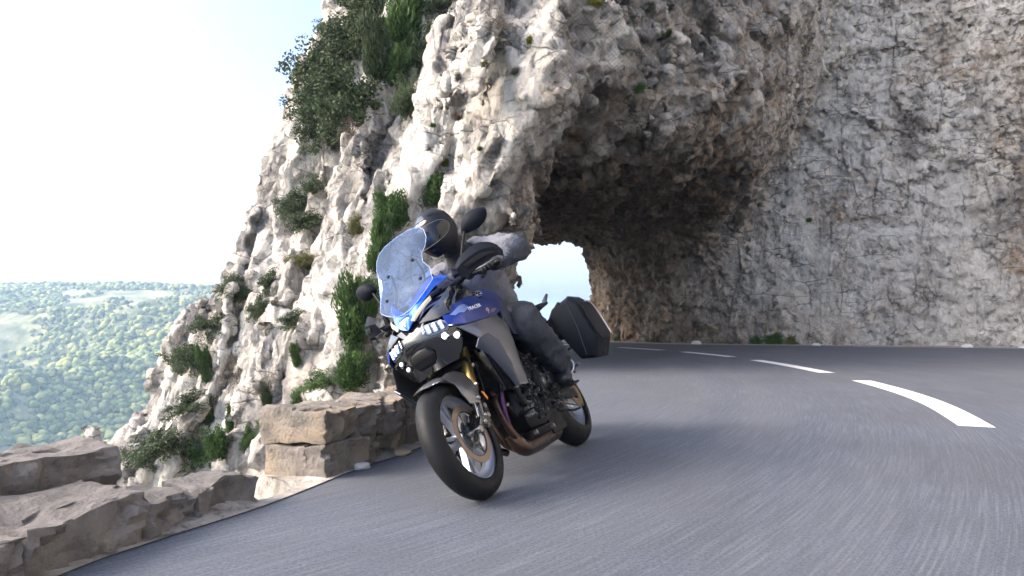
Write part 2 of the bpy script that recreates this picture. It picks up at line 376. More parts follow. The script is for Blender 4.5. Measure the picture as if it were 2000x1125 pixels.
t = NT('asphalt'); c = t.coord(); t.b.inputs['Specular IOR Level'].default_value = .45
# streaks worn along the driving direction (arc round the bend)
geo = t.n('ShaderNodeTexCoord'); sp = t.n('ShaderNodeSeparateXYZ'); t.l(geo.outputs['Object'], sp.inputs[0])
dxn = t.math('ADD', sp.outputs[0], 10.5); dyn = t.math('SUBTRACT', sp.outputs[1], 12.0)
rad = t.math('SQRT', t.math('ADD', t.math('MULTIPLY', dxn, dxn), t.math('MULTIPLY', dyn, dyn))); ang = t.math('ARCTAN2', dyn, dxn)
cb = t.n('ShaderNodeCombineXYZ'); t.l(rad, cb.inputs[0]); t.l(ang, cb.inputs[1]); 
def polar(sr, sa):
    m = t.n('ShaderNodeMapping'); m.inputs['Scale'].default_value = (sr, sa, 1); t.l(cb.outputs[0], m.inputs[0]); return m.outputs[0]
g1 = t.noise(polar(48, 14), 1.6, 4, .7); g2 = t.noise(c, 70, 5, .85); g3 = t.noise(c, .9, 5, .6); g4 = t.noise(polar(1.7, 1.2), 1, 3, .5)
col = t.mix(t.ramp(g2, [(.32, 0), (.7, 1)]), (.030, .036, .050), (.155, .178, .228))
col = t.mix(t.ramp(g1, [(.38, .5), (.56, 0)]), col, (.05, .052, .058)); col = t.mix(t.ramp(g1, [(.52, 0), (.68, .42)]), col, (.20, .205, .215))
col = t.mix(t.ramp(g3, [(.35, .35), (.6, 0)]), col, (.055, .056, .06)); col = t.mix(t.ramp(g4, [(.4, .0), (.65, .3)]), col, (.13, .135, .145))
t.l(col, t.b.inputs['Base Color']); t.l(t.ramp(g2, [(.3, .82), (.7, .62)]), t.b.inputs['Roughness'])
t.bump(t.math('ADD', g2, t.math('MULTIPLY', g1, .6)), .55, .006)
M_asph = t.m
road = tag(obj('road', mesh_np('road', rv, rf), M_asph), kind='structure')
# painted centre dashes, 4 mm above
CL = cat([(1.0, .5), (2.5, 2.9), (3.62, 5.33), (4.35, 7.3), (4.76, 9.4), (4.92, 11.4), (4.93, 13.2), (4.78, 15), (4.28, 17.1), (3.88, 18.1), (3.1, 19.5), (1.9, 21.3), (.3, 23.3), (-2, 26)], 30)
t = NT('road_paint'); c = t.coord(); t.set(Roughness=.6)
t.l(t.mix(t.ramp(t.noise(c, 45, 5, .75), [(.36, .75), (.46, 0)]), (.78, .78, .77), (.2, .2, .2)), t.b.inputs['Base Color']); M_paint = t.m
def dash(y0, y1, w):
    p = [q for q in CL if y0 <= q.y <= y1]; v = []; f = []
    for i, q in enumerate(p):
        d = (p[min(i + 1, len(p) - 1)] - p[max(i - 1, 0)]).normalized(); nn = Vector((-d.y, d.x)) * w / 2
        v += [(q.x + nn.x, q.y + nn.y, .004), (q.x - nn.x, q.y - nn.y, .004)]
        if i: f.append((2 * i - 2, 2 * i - 1, 2 * i + 1, 2 * i))
    return v, f
for i, (a, b) in enumerate([(5.33, 9.35), (10.6, 13.8), (14.9, 17.15), (17.95, 19.6), (21.0, 22.6)]):
    v, f = dash(a, b, .25 if i == 0 else .25); tag(obj('centre_line', mesh_np('centre_line', v, f), M_paint), kind='structure')
# verge: pale rubble strip at the foot of the right wall, and the road edge on the left
def strip(name, pts, w0, w1, z, mat):
    p = cat(pts, 6); v = []; f = []
    for i, q in enumerate(p):
        d = (p[min(i + 1, len(p) - 1)] - p[max(i - 1, 0)]).normalized(); nn = Vector((-d.y, d.x)); j = random.uniform(-.05, .05)
        v += [(q.x + nn.x * w0, q.y + nn.y * w0, z), (q.x + nn.x * (w1 + j), q.y + nn.y * (w1 + j), z)]
        if i: f.append((2 * i - 2, 2 * i - 1, 2 * i + 1, 2 * i))
    return tag(obj(name, mesh_np(name, v, f), mat), kind='structure')
t = NT('verge_dust'); c = t.coord(); t.set(Roughness=.95)
t.l(t.mix(t.ramp(t.noise(c, 14, 6, .7), [(.35, 0), (.6, 1)]), (.16, .15, .13), (.42, .39, .34)), t.b.inputs['Base Color']); t.bump(t.noise(c, 40, 5), .6, .02); M_dust = t.m
strip('verge', [(18.5, 15.5), (14.5, 18.9), (11, 20.2), (8.5, 21.2), (7, 21.6), (5.2, 22.3), (4.2, 23.2), (3.4, 24.5), (2.9, 26.5)], -1.8, .35, .004, M_dust)
# left edge: stone kerb strip under the parapet that falls away to the valley
ev = []; ef = []
Lp = cat(LEFT[:14], 8)
for i, q in enumerate(Lp):
    d = (Lp[min(i + 1, len(Lp) - 1)] - Lp[max(i - 1, 0)]).normalized(); nn = Vector((-d.y, d.x)); n_ = .04 * vnoise(np.array([[q.x * 3, q.y * 3, 1.]]))[0]
    wd_ = .7 if q.y < 3.0 else (.08 if 3.1 < q.y < 3.6 else .42)
    for (o_, z_) in ((-.04, .006), (.06, .02 + n_), (wd_, .0 + n_), (wd_ + .1, -.6), (wd_ + .5, -3.5), (wd_ + 2.2, -8)):
        ev.append((q.x + nn.x * o_, q.y + nn.y * o_, z_))
    if i:
        for k in range(5): a = (i - 1) * 6 + k; ef.append((a, a + 6, a + 7, a + 1))
tag(obj('road_edge', mesh_np('road_edge', ev, ef), rock_mat('edge_rock', False)), kind='structure')
#@@VALLEY
# far hillside across the valley: ridge about 900 m away
nx_, ny_ = 150, 90; hv = []; hf = []
def hill_z(X, Y):
    X = np.asarray(X, np.float32); Y = np.asarray(Y, np.float32)
    rid = 43 - .012 * (X + 700) + 4 * fbm(np.stack([X * .01, X * 0, X * 0], -1).reshape(-1, 3).astype(np.float32), 4).reshape(X.shape)
    s = np.clip((900 - Y) / 560, 0, 1.9)
    zz = rid - 175 * s ** .95
    P = np.stack([X * .004, Y * .0036, 0 * X], -1).reshape(-1, 3)
    rl = fbm(P + 3, 4, ridge=True).reshape(X.shape)
    zz = zz + 48 * rl * np.clip(s * 3, 0.05, 1)
    zz = zz - np.clip((X + 190) / 120, 0, 1) * 240 - np.clip((Y - 930) / 300, 0, 1) * 60
    return zz
gx = np.linspace(-1300, -60, nx_); gy = np.linspace(120, 1150, ny_); GX, GY = np.meshgrid(gx, gy, indexing='ij'); GZ = hill_z(GX, GY)
ii = np.arange((nx_ - 1) * ny_).reshape(nx_ - 1, ny_)[:, :-1].ravel()
hf = np.stack([ii, ii + ny_, ii + ny_ + 1, ii + 1], 1)
t = NT('far_ground'); c = t.coord(); t.set(Roughness=.95)
t.l(t.mix(t.ramp(t.noise(c, .03, 6, .65), [(.4, 0), (.6, 1)]), (.07, .10, .03), (.36, .34, .19)), t.b.inputs['Base Color']); M_far = t.m
tag(obj('hills', mesh_np('hills', np.stack([GX, GY, GZ], -1).reshape(-1, 3), hf, True), M_far), kind='structure')
tag(obj('ground', mesh_np('ground', [(-6000, -6000, -330), (6000, -6000, -330), (6000, 6000, -330), (-6000, 6000, -330)], [(0, 1, 2, 3)]), M_far), kind='structure')
# far wood: thousands of crowns that read as one mass
bm = bmesh.new(); bmesh.ops.create_icosphere(bm, subdivisions=2, radius=1); bm.verts.ensure_lookup_table()
iv = np.array([v.co[:] for v in bm.verts]); iff = np.array([[v.index for v in f.verts] for f in bm.faces]); bm.free()
def crowns(NC, r0, r1, iv, iff):
    n = NC * 3; Yc = 300 + 640 * RS.rand(n); ra = r0 + (r1 - r0) * RS.rand(n); Xc = -Yc * ra
    den = fbm(np.stack([Xc * .012, Yc * .012, 0 * Xc], 1).astype(np.float32), 3); s_ = np.argsort(-den + .9 * RS.rand(n))[:NC]; Xc = Xc[s_]; Yc = Yc[s_]
    Zc = hill_z(Xc, Yc); rc = 1.5 + 2.4 * RS.rand(NC) ** 1.8
    vv = iv[None] * rc[:, None, None] * (np.array((1, 1, .85)) * (1 + .25 * (RS.rand(NC, 1, 3) - .5))) * (1 + .22 * (RS.rand(NC, len(iv), 1) - .5)) + np.stack([Xc, Yc, Zc + rc * .55], 1)[:, None]
    return vv.reshape(-1, 3), (iff[None] + (np.arange(NC) * len(iv))[:, None, None]).reshape(-1, 3), np.repeat(RS.rand(NC), len(iv))
bm = bmesh.new(); bmesh.ops.create_icosphere(bm, subdivisions=1, radius=1); bm.verts.ensure_lookup_table()
iv1 = np.array([v.co[:] for v in bm.verts]); if1 = np.array([[v.index for v in f.verts] for f in bm.faces]); bm.free()
A_ = crowns(9000, .38, .80, iv, iff); B_ = crowns(4500, .20, .38, iv1, if1); C_ = crowns(9000, .80, 1.30, iv1, if1)
vv = np.concatenate([A_[0], B_[0], C_[0]]); ff = np.concatenate([A_[1], B_[1] + len(A_[0]), C_[1] + len(A_[0]) + len(B_[0])]); cc = np.concatenate([A_[2], B_[2], C_[2]])
fme = mesh_np('far_wood', vv.reshape(-1, 3), ff.reshape(-1, 3), False)
ca = np.stack([cc] * 3 + [np.ones_like(cc)], 1).astype(np.float32)
fme.color_attributes.new('shade', 'FLOAT_COLOR', 'POINT').data.foreach_set('color', ca.ravel())
t = NT('far_foliage'); t.set(Roughness=.8); a = t.attr('shade'); t.l(t.ramp(a.outputs['Fac'], [(0, (.05, .08, .02)), (.5, (.13, .17, .04)), (1, (.38, .38, .11))]), t.b.inputs['Base Color'])
tag(obj('far_wood', fme, t.m), kind='stuff')
# haze box: air between us and the far side
hz = bpy.data.meshes.new('haze'); bm = bmesh.new(); bmesh.ops.create_cube(bm, size=1)
for v in bm.verts: v.co = Vector((v.co.x * 13000, v.co.y * 13000, -331.5 + (v.co.z + .5) * (331.5 + 75)))
bm.to_mesh(hz); bm.free()
hm = bpy.data.materials.new('haze_air'); hm.use_nodes = True; hn = hm.node_tree; hn.nodes.clear(); ho = hn.nodes.new('ShaderNodeOutputMaterial'); pv = hn.nodes.new('ShaderNodeVolumePrincipled')
pv.inputs['Color'].default_value = (.55, .74, 1, 1); pv.inputs['Density'].default_value = .0004; pv.inputs['Anisotropy'].default_value = .3; hn.links.new(pv.outputs[0], ho.inputs['Volume'])
tag(obj('haze', hz, hm), kind='stuff')
#@@SHRUBS
bpy.context.view_layer.update()
def fol_mat(name, a, b, dead=.0):
    t = NT(name); t.set(Roughness=.65); t.b.inputs['Specular IOR Level'].default_value = .3
    at_ = t.attr('shade'); c = t.ramp(at_.outputs['Fac'], [(0, a), (1, b)])
    t.l(c, t.b.inputs['Base Color']); t.b.inputs['Subsurface Weight'].default_value = 0
    tr = t.n('ShaderNodeBsdfTranslucent'); t.l(c, tr.inputs[0]); mxs = t.n('ShaderNodeMixShader'); mxs.inputs[0].default_value = .25
    t.l(t.b.outputs[0], mxs.inputs[1]); t.l(tr.outputs[0], mxs.inputs[2]); t.l(mxs.outputs[0], t.o.inputs[0]); return t.m
FM = dict(green=fol_mat('juniper_green', (.022, .05, .016), (.075, .135, .035)), dark=fol_mat('oak_green', (.018, .035, .016), (.075, .10, .045)),
          olive=fol_mat('olive_leaf', (.05, .055, .018), (.16, .16, .05)), grey=fol_mat('grey_twig', (.07, .06, .05), (.21, .185, .16)),
          red=fol_mat('reddish_leaf', (.08, .035, .025), (.22, .10, .07)), yellow=fol_mat('yellow_green', (.09, .10, .015), (.25, .25, .05)))
M_bark = simple('bark', (.13, .10, .075), .9, bump=(30, .6, .01), var=.3)
def tube_mesh(paths, n=5):
    """paths: list of (points, r0, r1) joined in one mesh arrays"""
    V = []; Fc = []
    for pts, r0, r1 in paths:
        pts = [Vector(p) for p in pts]; b0 = len(V)
        for i, p in enumerate(pts):
            d = (pts[min(i + 1, len(pts) - 1)] - pts[max(i - 1, 0)]); d = d.normalized() if d.length > 1e-9 else Vector((0, 0, 1)); a = d.orthogonal().normalized(); b = d.cross(a)
            r = r0 + (r1 - r0) * i / max(1, len(pts) - 1)
            for k in range(n): w = 2 * math.pi * k / n; V.append(p + (a * math.cos(w) + b * math.sin(w)) * r)
        for i in range(len(pts) - 1):
            for k in range(n): q = b0 + i * n + k; q2 = b0 + i * n + (k + 1) % n; Fc.append((q, q2, q2 + n, q + n))
        for st in (b0, b0 + (len(pts) - 1) * n):
            if n == 4: Fc.append(tuple(st + k for k in range(4)))
    return V, Fc
def shrub_mesh(kind, seed):
    r = np.random.RandomState(seed); cl = []; paths = []
    nb = {'juniper': 46, 'oak': 40, 'dry': 26, 'pine': 30}[kind]
    for i in range(nb):                                     # branches end in clumps
        u = r.rand(); th = r.rand() * 6.283; el = math.acos(1 - 1.35 * u)
        d = Vector((math.sin(el) * math.cos(th), math.sin(el) * math.sin(th), math.cos(el)))
        L_ = (.55 + .45 * r.rand()) * (1.0 if kind != 'juniper' else (.75 + .5 * d.z))
        if kind == 'juniper': d = Vector((d.x * .6, d.y * .6, d.z * 1.15 + .05))
        if kind == 'pine': d = Vector((d.x * 1.0, d.y, d.z * .9)); L_ *= (.6 + .6 * r.rand())
        e = d * L_; m = e * .5 + Vector(r.randn(3) * .07); s0 = Vector((0, 0, -.25)) + Vector(r.randn(3) * .03)
        if i < 22: paths.append(([s0, m * .6 + Vector(r.randn(3) * .03), m, e], .022 if i < 4 else .012, .003))
        cl.append((e, .20 + .12 * r.rand(), d.normalized() if d.length else d)); cl.append((m, .22, d.normalized()))
    nl_ = {'juniper': 75, 'oak': 60, 'dry': 26, 'pine': 60}[kind]
    if kind == 'dry':
        tw = []
        for e, s, d in cl:
            for k in range(9):
                v = Vector(r.randn(3)) * .16 + d * .22; q = e + Vector(r.randn(3)) * .05; tw.append(([q, q + v * .6 + Vector(r.randn(3)) * .03, q + v], .006, .002))
        V_, F_ = tube_mesh(tw, 3); nv = len(V_); me = mesh_np('foliage', [v[:] for v in V_], F_)
        sh = np.repeat(r.rand((nv + 8) // 9), 9)[:nv]
    else:
        cen = np.repeat(np.array([c[0][:] for c in cl]), nl_, 0); sz = np.repeat(np.array([c[1] for c in cl]), nl_); dr = np.repeat(np.array([c[2][:] for c in cl]), nl_, 0)
        n = len(cen); o = r.randn(n, 3); o /= np.linalg.norm(o, axis=1)[:, None]; o *= (sz * r.rand(n) ** .5)[:, None]; pos = cen + o * (np.array((.85, .85, 1.25)) if kind == 'juniper' else np.array((1, 1, .8)))
        if kind == 'oak': L0_, W0_ = .045, .03; ax = r.randn(n, 3)
        elif kind == 'juniper': L0_, W0_ = .085, .024; ax = dr * .9 + np.array((0, 0, .7)) + r.randn(n, 3) * .45
        else: L0_, W0_ = .10, .014; ax = dr * .5 + r.randn(n, 3) * .7
        ax /= np.linalg.norm(ax, axis=1)[:, None]; sd_ = np.cross(ax, r.randn(n, 3)); sd_ /= np.linalg.norm(sd_, axis=1)[:, None]
        L_ = L0_ * (.7 + .6 * r.rand(n))[:, None]; W_ = W0_ * (.7 + .6 * r.rand(n))[:, None]
        v = np.stack([pos - ax * L_, pos + sd_ * W_, pos + ax * L_, pos - sd_ * W_], 1).reshape(-1, 3); f = np.arange(n * 4).reshape(n, 4)
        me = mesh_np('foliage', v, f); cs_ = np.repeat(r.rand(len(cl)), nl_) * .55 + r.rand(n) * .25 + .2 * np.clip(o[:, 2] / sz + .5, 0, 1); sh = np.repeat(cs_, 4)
    me.color_attributes.new('shade', 'FLOAT_COLOR', 'POINT').data.foreach_set('color', np.stack([sh, sh, sh, np.ones_like(sh)], 1).astype(np.float32).ravel())
    V_, F_ = tube_mesh(paths, 4); st = bpy.data.meshes.new('stem'); st.from_pydata(V_, [], F_)
    return me, st
def tuft_mesh(seed):
    r = np.random.RandomState(seed); n = 420; th = r.rand(n) * 6.283; el = r.rand(n) ** .7 * 1.25; L_ = .6 + .5 * r.rand(n)
    d = np.stack([np.sin(el) * np.cos(th), np.sin(el) * np.sin(th), np.cos(el)], 1); b = np.stack([r.randn(n) * .14, r.randn(n) * .14, -.25 + 0 * th], 1)
    s = np.cross(d, (0.01, .02, 1)); s /= np.linalg.norm(s, axis=1)[:, None]; w = .022
    m = b + d * (L_ * .55)[:, None] + np.array((0, 0, .06)); t_ = b + d * L_[:, None] - np.array((0, 0, .05))
    v = np.stack([b - s * w, b + s * w, m + s * w, m - s * w, t_, t_], 1); f = []
    k = np.arange(n)[:, None] * 6; f = np.concatenate([k + (0, 1, 2, 3), k + (3, 2, 4, 5)])
    me = mesh_np('blades', v.reshape(-1, 3), f); sh = np.repeat(r.rand(n), 6)
    me.color_attributes.new('shade', 'FLOAT_COLOR', 'POINT').data.foreach_set('color', np.stack([sh, sh, sh, np.ones_like(sh)], 1).astype(np.float32).ravel()); return me
SM = {k: [shrub_mesh(k, 5 + 7 * i + len(k)) for i in range(3 if k in ('juniper', 'oak') else 2)] for k in ('juniper', 'oak', 'dry', 'pine')}
TM = [tuft_mesh(3), tuft_mesh(9)]
MC = {}
def matted(me, key):
    k = (me.name, key)
    if k not in MC: c_ = me.copy(); c_.name = me.name.split('.')[0]; c_.materials.clear(); c_.materials.append(FM[key]); MC[k] = c_
    return MC[k]
for k in SM:
    for a_, b_ in SM[k]: b_.materials.append(M_bark)
def plant(x, y, rx, ry, kind, col, name, label, cat_, group, seed, up=.6):
    h_ = hit(x, y)
    if h_ is None:
        for dx_ in range(6, 120, 6):
            h_ = hit(x + dx_, y + dx_ * .3)
            if h_: break
    if h_ is None: return
    p, n = h_; dist = p.y; kk_ = {'juniper': (1.25, 1.12), 'tuft': (1.05, .9)}.get(kind, (1.4, 1.3)); sx_ = kk_[0] * rx * dist / FPX; sz_ = kk_[1] * ry * dist / FPX; rr = random.Random(seed)
    if (h_[0].x - at_y(x, y, dist).x) ** 2 > .0: p = at_y(x, y, dist) if abs(at_y(x, y, dist).x - p.x) > .02 else p
    ax = (n * (1 - up) + Vector((0, 0, 1)) * up).normalized() if up > .25 else n
    q = Vector((0, 0, 1)).rotation_difference(ax).to_matrix().to_4x4() @ Matrix.Rotation(rr.uniform(0, 6.28), 4, 'Z')
    base = p + n * sx_ * .25
    M_ = Matrix.Translation(base) @ q @ Matrix.Diagonal((sx_ * 1.15, sx_ * 1.15, sz_ * 1.1, 1))
    root = empty(name, M=M_); tag(root, label, cat_, group)
    if kind == 'tuft': obj('blades', matted(TM[seed % 2], col), None, root)
    else:
        f_, s_ = SM[kind][seed % len(SM[kind])]; obj('foliage', matted(f_, col), None, root); obj('stem', s_, None, root)
G1 = 'shrubs growing on the left cliff face'; G2 = 'grass and herb tufts in cracks of the rock'
PL = [
 (610, 150, 40, 44, 'oak', 'dark', 'leftmost dark oak branch poking into the white sky'),
 (650, 90, 34, 44, 'oak', 'dark', 'dark oak on the skyline below the crown cut by the top edge'),
 (740, 20, 40, 40, 'oak', 'dark', 'dark crown at the top edge above the tall juniper'),
 (620, 215, 36, 40, 'oak', 'dark', 'dark oak branch under the leftmost one against the sky'),
 (745, 140, 36, 60, 'juniper', 'dark', 'dark juniper between the skyline oaks and the tall bright juniper'),
 (770, 150, 30, 40, 'juniper', 'green', 'lower bright green part beside the tall juniper'),
 (775, 60, 50, 95, 'juniper', 'green', 'tall bright green juniper on the upper cliff beside the skyline crown'),
 (695, 18, 48, 40, 'oak', 'dark', 'dark evergreen crown cut by the top edge above the skyline'),
 (640, 170, 52, 60, 'oak', 'dark', 'largest dark evergreen oak hanging over the cliff skyline against the white sky'),
 (690, 200, 50, 60, 'oak', 'dark', 'dark oak mass just right of the largest skyline oak'),
 (700, 100, 42, 50, 'oak', 'dark', 'grey green oak left of the tall juniper'),
 (640, 270, 36, 36, 'oak', 'dark', 'lower hanging oak branch below the big skyline oak'),
 (820, 120, 24, 60, 'oak', 'dark', 'loose dark shrub right behind the tall bright juniper'),
 (805, 215, 24, 58, 'pine', 'dark', 'thin straggly shrub on white slabs below the tall juniper'),
 (735, 208, 18, 22, 'tuft', 'olive', 'olive dome of herbs at the foot of the tall juniper'),
 (710, 232, 22, 22, 'oak', 'red', 'reddish brown shrub beneath the skyline oaks'),
 (690, 262, 24, 24, 'dry', 'grey', 'bare grey brown shrub under the reddish shrub'),
 (870, 8, 26, 22, 'oak', 'dark', 'dark shrub at the top edge right of the tall juniper'),
 (590, 405, 30, 24, 'oak', 'dark', 'sprawling dark shrub on the skyline rock left of the helmet height'),
 (598, 442, 24, 20, 'oak', 'dark', 'small round dark shrub just below the sprawling skyline shrub'),
 (620, 370, 20, 26, 'pine', 'dark', 'thin shrub above the sprawling skyline shrub'),
 (585, 520, 20, 24, 'pine', 'olive', 'sparse olive shrub on bare slab below the skyline shrubs'),
 (848, 395, 34, 28, 'juniper', 'green', 'green juniper sprig directly above the helmet'),
 (782, 430, 40, 36, 'juniper', 'green', 'dense green juniper behind the helmet and windscreen'),
 (738, 510, 30, 60, 'juniper', 'green', 'narrow green juniper left of the windscreen'),
 (700, 650, 44, 60, 'juniper', 'green', 'big green juniper left of the fairing above the stone parapet'),
 (690, 735, 40, 42, 'juniper', 'green', 'lowest green juniper touching the top of the stone parapet'),
 (720, 600, 26, 40, 'juniper', 'green', 'green juniper under the small right mirror'),
 (460, 575, 24, 34, 'pine', 'dark', 'dark pine standing on the skyline where the far ridge meets the cliff'),
 (418, 640, 26, 16, 'oak', 'dark', 'flat dark shrub below the skyline pine'),
 (352, 712, 32, 30, 'pine', 'dark', 'dark bush leaning out over the valley from the outermost rock'),
 (378, 695, 24, 22, 'oak', 'dark', 'dark bush crowning the outermost rock beside the leaning bush'),
 (412, 735, 17, 42, 'juniper', 'green', 'green strip of juniper in the gully beside the outermost rock'),
 (378, 800, 30, 22, 'oak', 'dark', 'rounded dark shrub in the middle of the outermost rock'),
 (405, 820, 18, 28, 'juniper', 'green', 'small green juniper beside the rounded dark shrub'),
 (527, 562, 18, 26, 'oak', 'dark', 'small dark shrub high in the steep gully left of centre'),
 (506, 618, 16, 28, 'oak', 'dark', 'small dark shrub lower in the steep gully'),
 (580, 632, 20, 18, 'oak', 'dark', 'small dark shrub on the middle of the slab'),
 (583, 704, 12, 26, 'juniper', 'green', 'narrow green shrub alone on the pale slab'),
 (526, 752, 20, 44, 'dry', 'grey', 'long grey dry shrub hanging down the pale slab'),
 (524, 788, 14, 22, 'juniper', 'dark', 'green foot of the long hanging dry shrub'),
 (464, 728, 28, 26, 'dry', 'grey', 'grey thorny shrub near the outer gully'),
 (272, 888, 24, 22, 'oak', 'dark', 'leftmost dark bush at the low outer end of the cliff'),
 (330, 885, 42, 30, 'oak', 'dark', 'broad dark bush above the left parapet'),
 (395, 900, 26, 26, 'oak', 'green', 'green bush just above the left parapet stones'),
 (430, 880, 30, 32, 'juniper', 'green', 'bushy green juniper above the low parapet stones'),
 (456, 835, 18, 32, 'juniper', 'green', 'upright green juniper climbing the slab above the parapet'),
 (484, 870, 12, 40, 'pine', 'green', 'thin trailing shrub on the slab above the last low parapet stone'),
 (594, 850, 26, 54, 'dry', 'grey', 'tall brown thicket left of the tall parapet block'),
 (588, 805, 16, 22, 'juniper', 'green', 'green shrub topping the brown thicket'),
 (562, 925, 16, 26, 'juniper', 'olive', 'green clump by the road edge in the parapet gap'),
 (635, 750, 28, 26, 'pine', 'green', 'green shrub with bare white twigs above the parapet block'),
 (740, 700, 26, 40, 'dry', 'grey', 'tangle of grey twigs left of the headlamps'),
 (700, 455, 14, 30, 'pine', 'olive', 'thin sprig on rock left of the windscreen top'),
 (975, 42, 26, 24, 'dry', 'grey', 'grey dry shrub high on the ridge nose'),
]
for i, (x_, y_, rx, ry, k, c_, lab) in enumerate(PL):
    up_ = .75 if k in ('juniper', 'pine') else .55
    if k == 'tuft': plant(x_, y_, rx, ry, k, c_, 'herb_tuft', lab, 'herb tuft', G2, i, .5)
    else: plant(x_, y_, rx, ry, k, c_, {'juniper': 'juniper_shrub', 'oak': 'evergreen_shrub', 'dry': 'dry_shrub', 'pine': 'straggly_shrub'}[k], lab, 'shrub', G1, i, up_)
TL = [(1038, 78, 12, 14, 'yellow', 'olive tuft on the edge of the ridge nose above the portal'), (950, 126, 11, 13, 'olive', 'small olive tuft on the white slab below the ridge shrub'),
 (898, 150, 13, 15, 'grey', 'greyish tuft on the white slab'), (1010, 142, 15, 16, 'grey', 'grey brown tuft right of the white slab near the nose'),
 (893, 232, 16, 16, 'grey', 'dry straw coloured tuft in the middle of the white slab'), (938, 292, 8, 11, 'olive', 'tiny olive tuft above the portal corner'),
 (868, 322, 14, 18, 'yellow', 'straw yellow tuft above the helmet'), (846, 246, 8, 9, 'green', 'tiny dark green tuft in a hollow of the slab'),
 (1160, 12, 24, 22, 'yellow', 'bright yellow green cushion at the top edge over the portal'), (1215, 6, 28, 18, 'grey', 'brown dry cushion beside the bright yellow green one'), (1255, 82, 20, 18, 'grey', 'grey green herb above the lintel'),
 (1310, 66, 15, 14, 'olive', 'small herb right of the grey green one above the lintel'), (1250, 172, 16, 9, 'green', 'green tuft under the lumpy ledge of the lintel'),
 (1268, 15, 16, 14, 'olive', 'olive herb high above the lintel'), (1580, 430, 7, 6, 'green', 'moss tuft in a niche of the right wall'), (700, 435, 12, 12, 'olive', 'small tuft left of the windscreen on bare rock'),
 (1510, 662, 22, 8, 'green', 'low green weeds at the foot of the right wall'), (1475, 666, 13, 6, 'green', 'left end of the green weeds at the wall foot'), (1545, 666, 15, 5, 'olive', 'right end of the green weeds at the wall foot'), (1205, 662, 8, 5, 'green', 'small green weed at the wall foot inside the tunnel')]
for i, (x_, y_, rx, ry, c_, lab) in enumerate(TL): plant(x_, y_, rx, ry, 'tuft', c_, 'herb_tuft', lab, 'herb tuft', G2, i, .35)
# bare white trunk and twigs beside the parapet juniper
def tagmesh(name, V_, F_, mat, label=None, cat_=None, parent=None, smooth=True, group=None):
    m_ = bpy.data.meshes.new(name); m_.from_pydata([tuple(v) for v in V_], [], F_)
    if smooth: m_.polygons.foreach_set('use_smooth', [True] * len(F_))
    o_ = obj(name, m_, mat, parent)
    return tag(o_, label, cat_, group) if label else o_
# rockfall netting draped over the rock above the portal
net = []; gl = {}
xs_ = list(range(1090, 1620, 9))
def netp(i, j):
    x_ = 1085 + i * 9.2; y_ = -14 + j * 9.2 ; return x_ - j * 1.5, y_
NI, NJ = 56, 22
for i in range(NI):
    for j in range(NJ):
        x_, y_ = netp(i, j); lim = 175 + 8 * math.sin(i * .3) - abs(i - 18) * 1.1
        if y_ > lim: continue
        h_ = hit(x_, y_)
        if h_ and h_[0].y < 17: gl[i, j] = h_[0] - pix(x_, y_).normalized() * .07
sm = dict(gl)
for _ in range(3):
    for (i, j), p in list(sm.items()):
        nb_ = [sm[k] for k in ((i - 1, j), (i + 1, j), (i, j - 1), (i, j + 1)) if k in sm]
        if nb_:
            a_ = sum(nb_, Vector()) / len(nb_); q_ = p.lerp(a_, .5)
            if q_.y < p.y + .02: sm[i, j] = q_
for (i, j), p in sm.items():
    for k in ((i + 1, j + 1), (i + 1, j - 1)):
        if k in sm and (sm[k] - p).length < .45: net.append(([p, sm[k]], .0022, .0022))
if net:
    V_, F_ = tube_mesh(net, 3); tagmesh('rockfall_net', V_, F_, simple('galvanised_wire', (.22, .22, .22), .5, .8), 'thin steel rockfall netting draped over the rough rock above the tunnel portal', 'rockfall net')
#@@ENDSHRUBS
#@@WALLS
# ---- stone parapets
t = NT('parapet_stone'); c = t.coord(kind='Object'); t.set(Roughness=.9); oi = t.n('ShaderNodeObjectInfo')
col = t.mix(t.ramp(t.noise(c, 7, 7, .7), [(.35, 0), (.65, 1)]), (.11, .095, .08), (.27, .24, .21)); col = t.mix(t.ramp(t.noise(c, 2.5, 4), [(.45, 0), (.65, .7)]), col, (.36, .27, .17))
col = t.mix(t.ramp(t.noise(c, 22, 6, .75), [(.3, .85), (.45, 0)]), col, (.06, .055, .05)); col = t.mix(t.math('MULTIPLY', oi.outputs['Random'], .3), col, (.22, .2, .18))
t.l(col, t.b.inputs['Base Color']); t.bump(t.math('ADD', t.noise(c, 11, 8, .7), t.math('MULTIPLY', t.noise(c, 45, 5, .7), .4)), .9, .03); M_stone = t.m
t2 = M_stone.copy(); t2.name = 'weathered_parapet_stone'; M_stone_dark = t2
for n_ in t2.node_tree.nodes:
    if n_.bl_idname == 'ShaderNodeMix':
        for q_ in (6, 7):
            c_ = n_.inputs[q_].default_value; g_ = (c_[0] + c_[1] + c_[2]) / 3; n_.inputs[q_].default_value = (g_ * .92, g_ * .84, g_ * .78, 1)
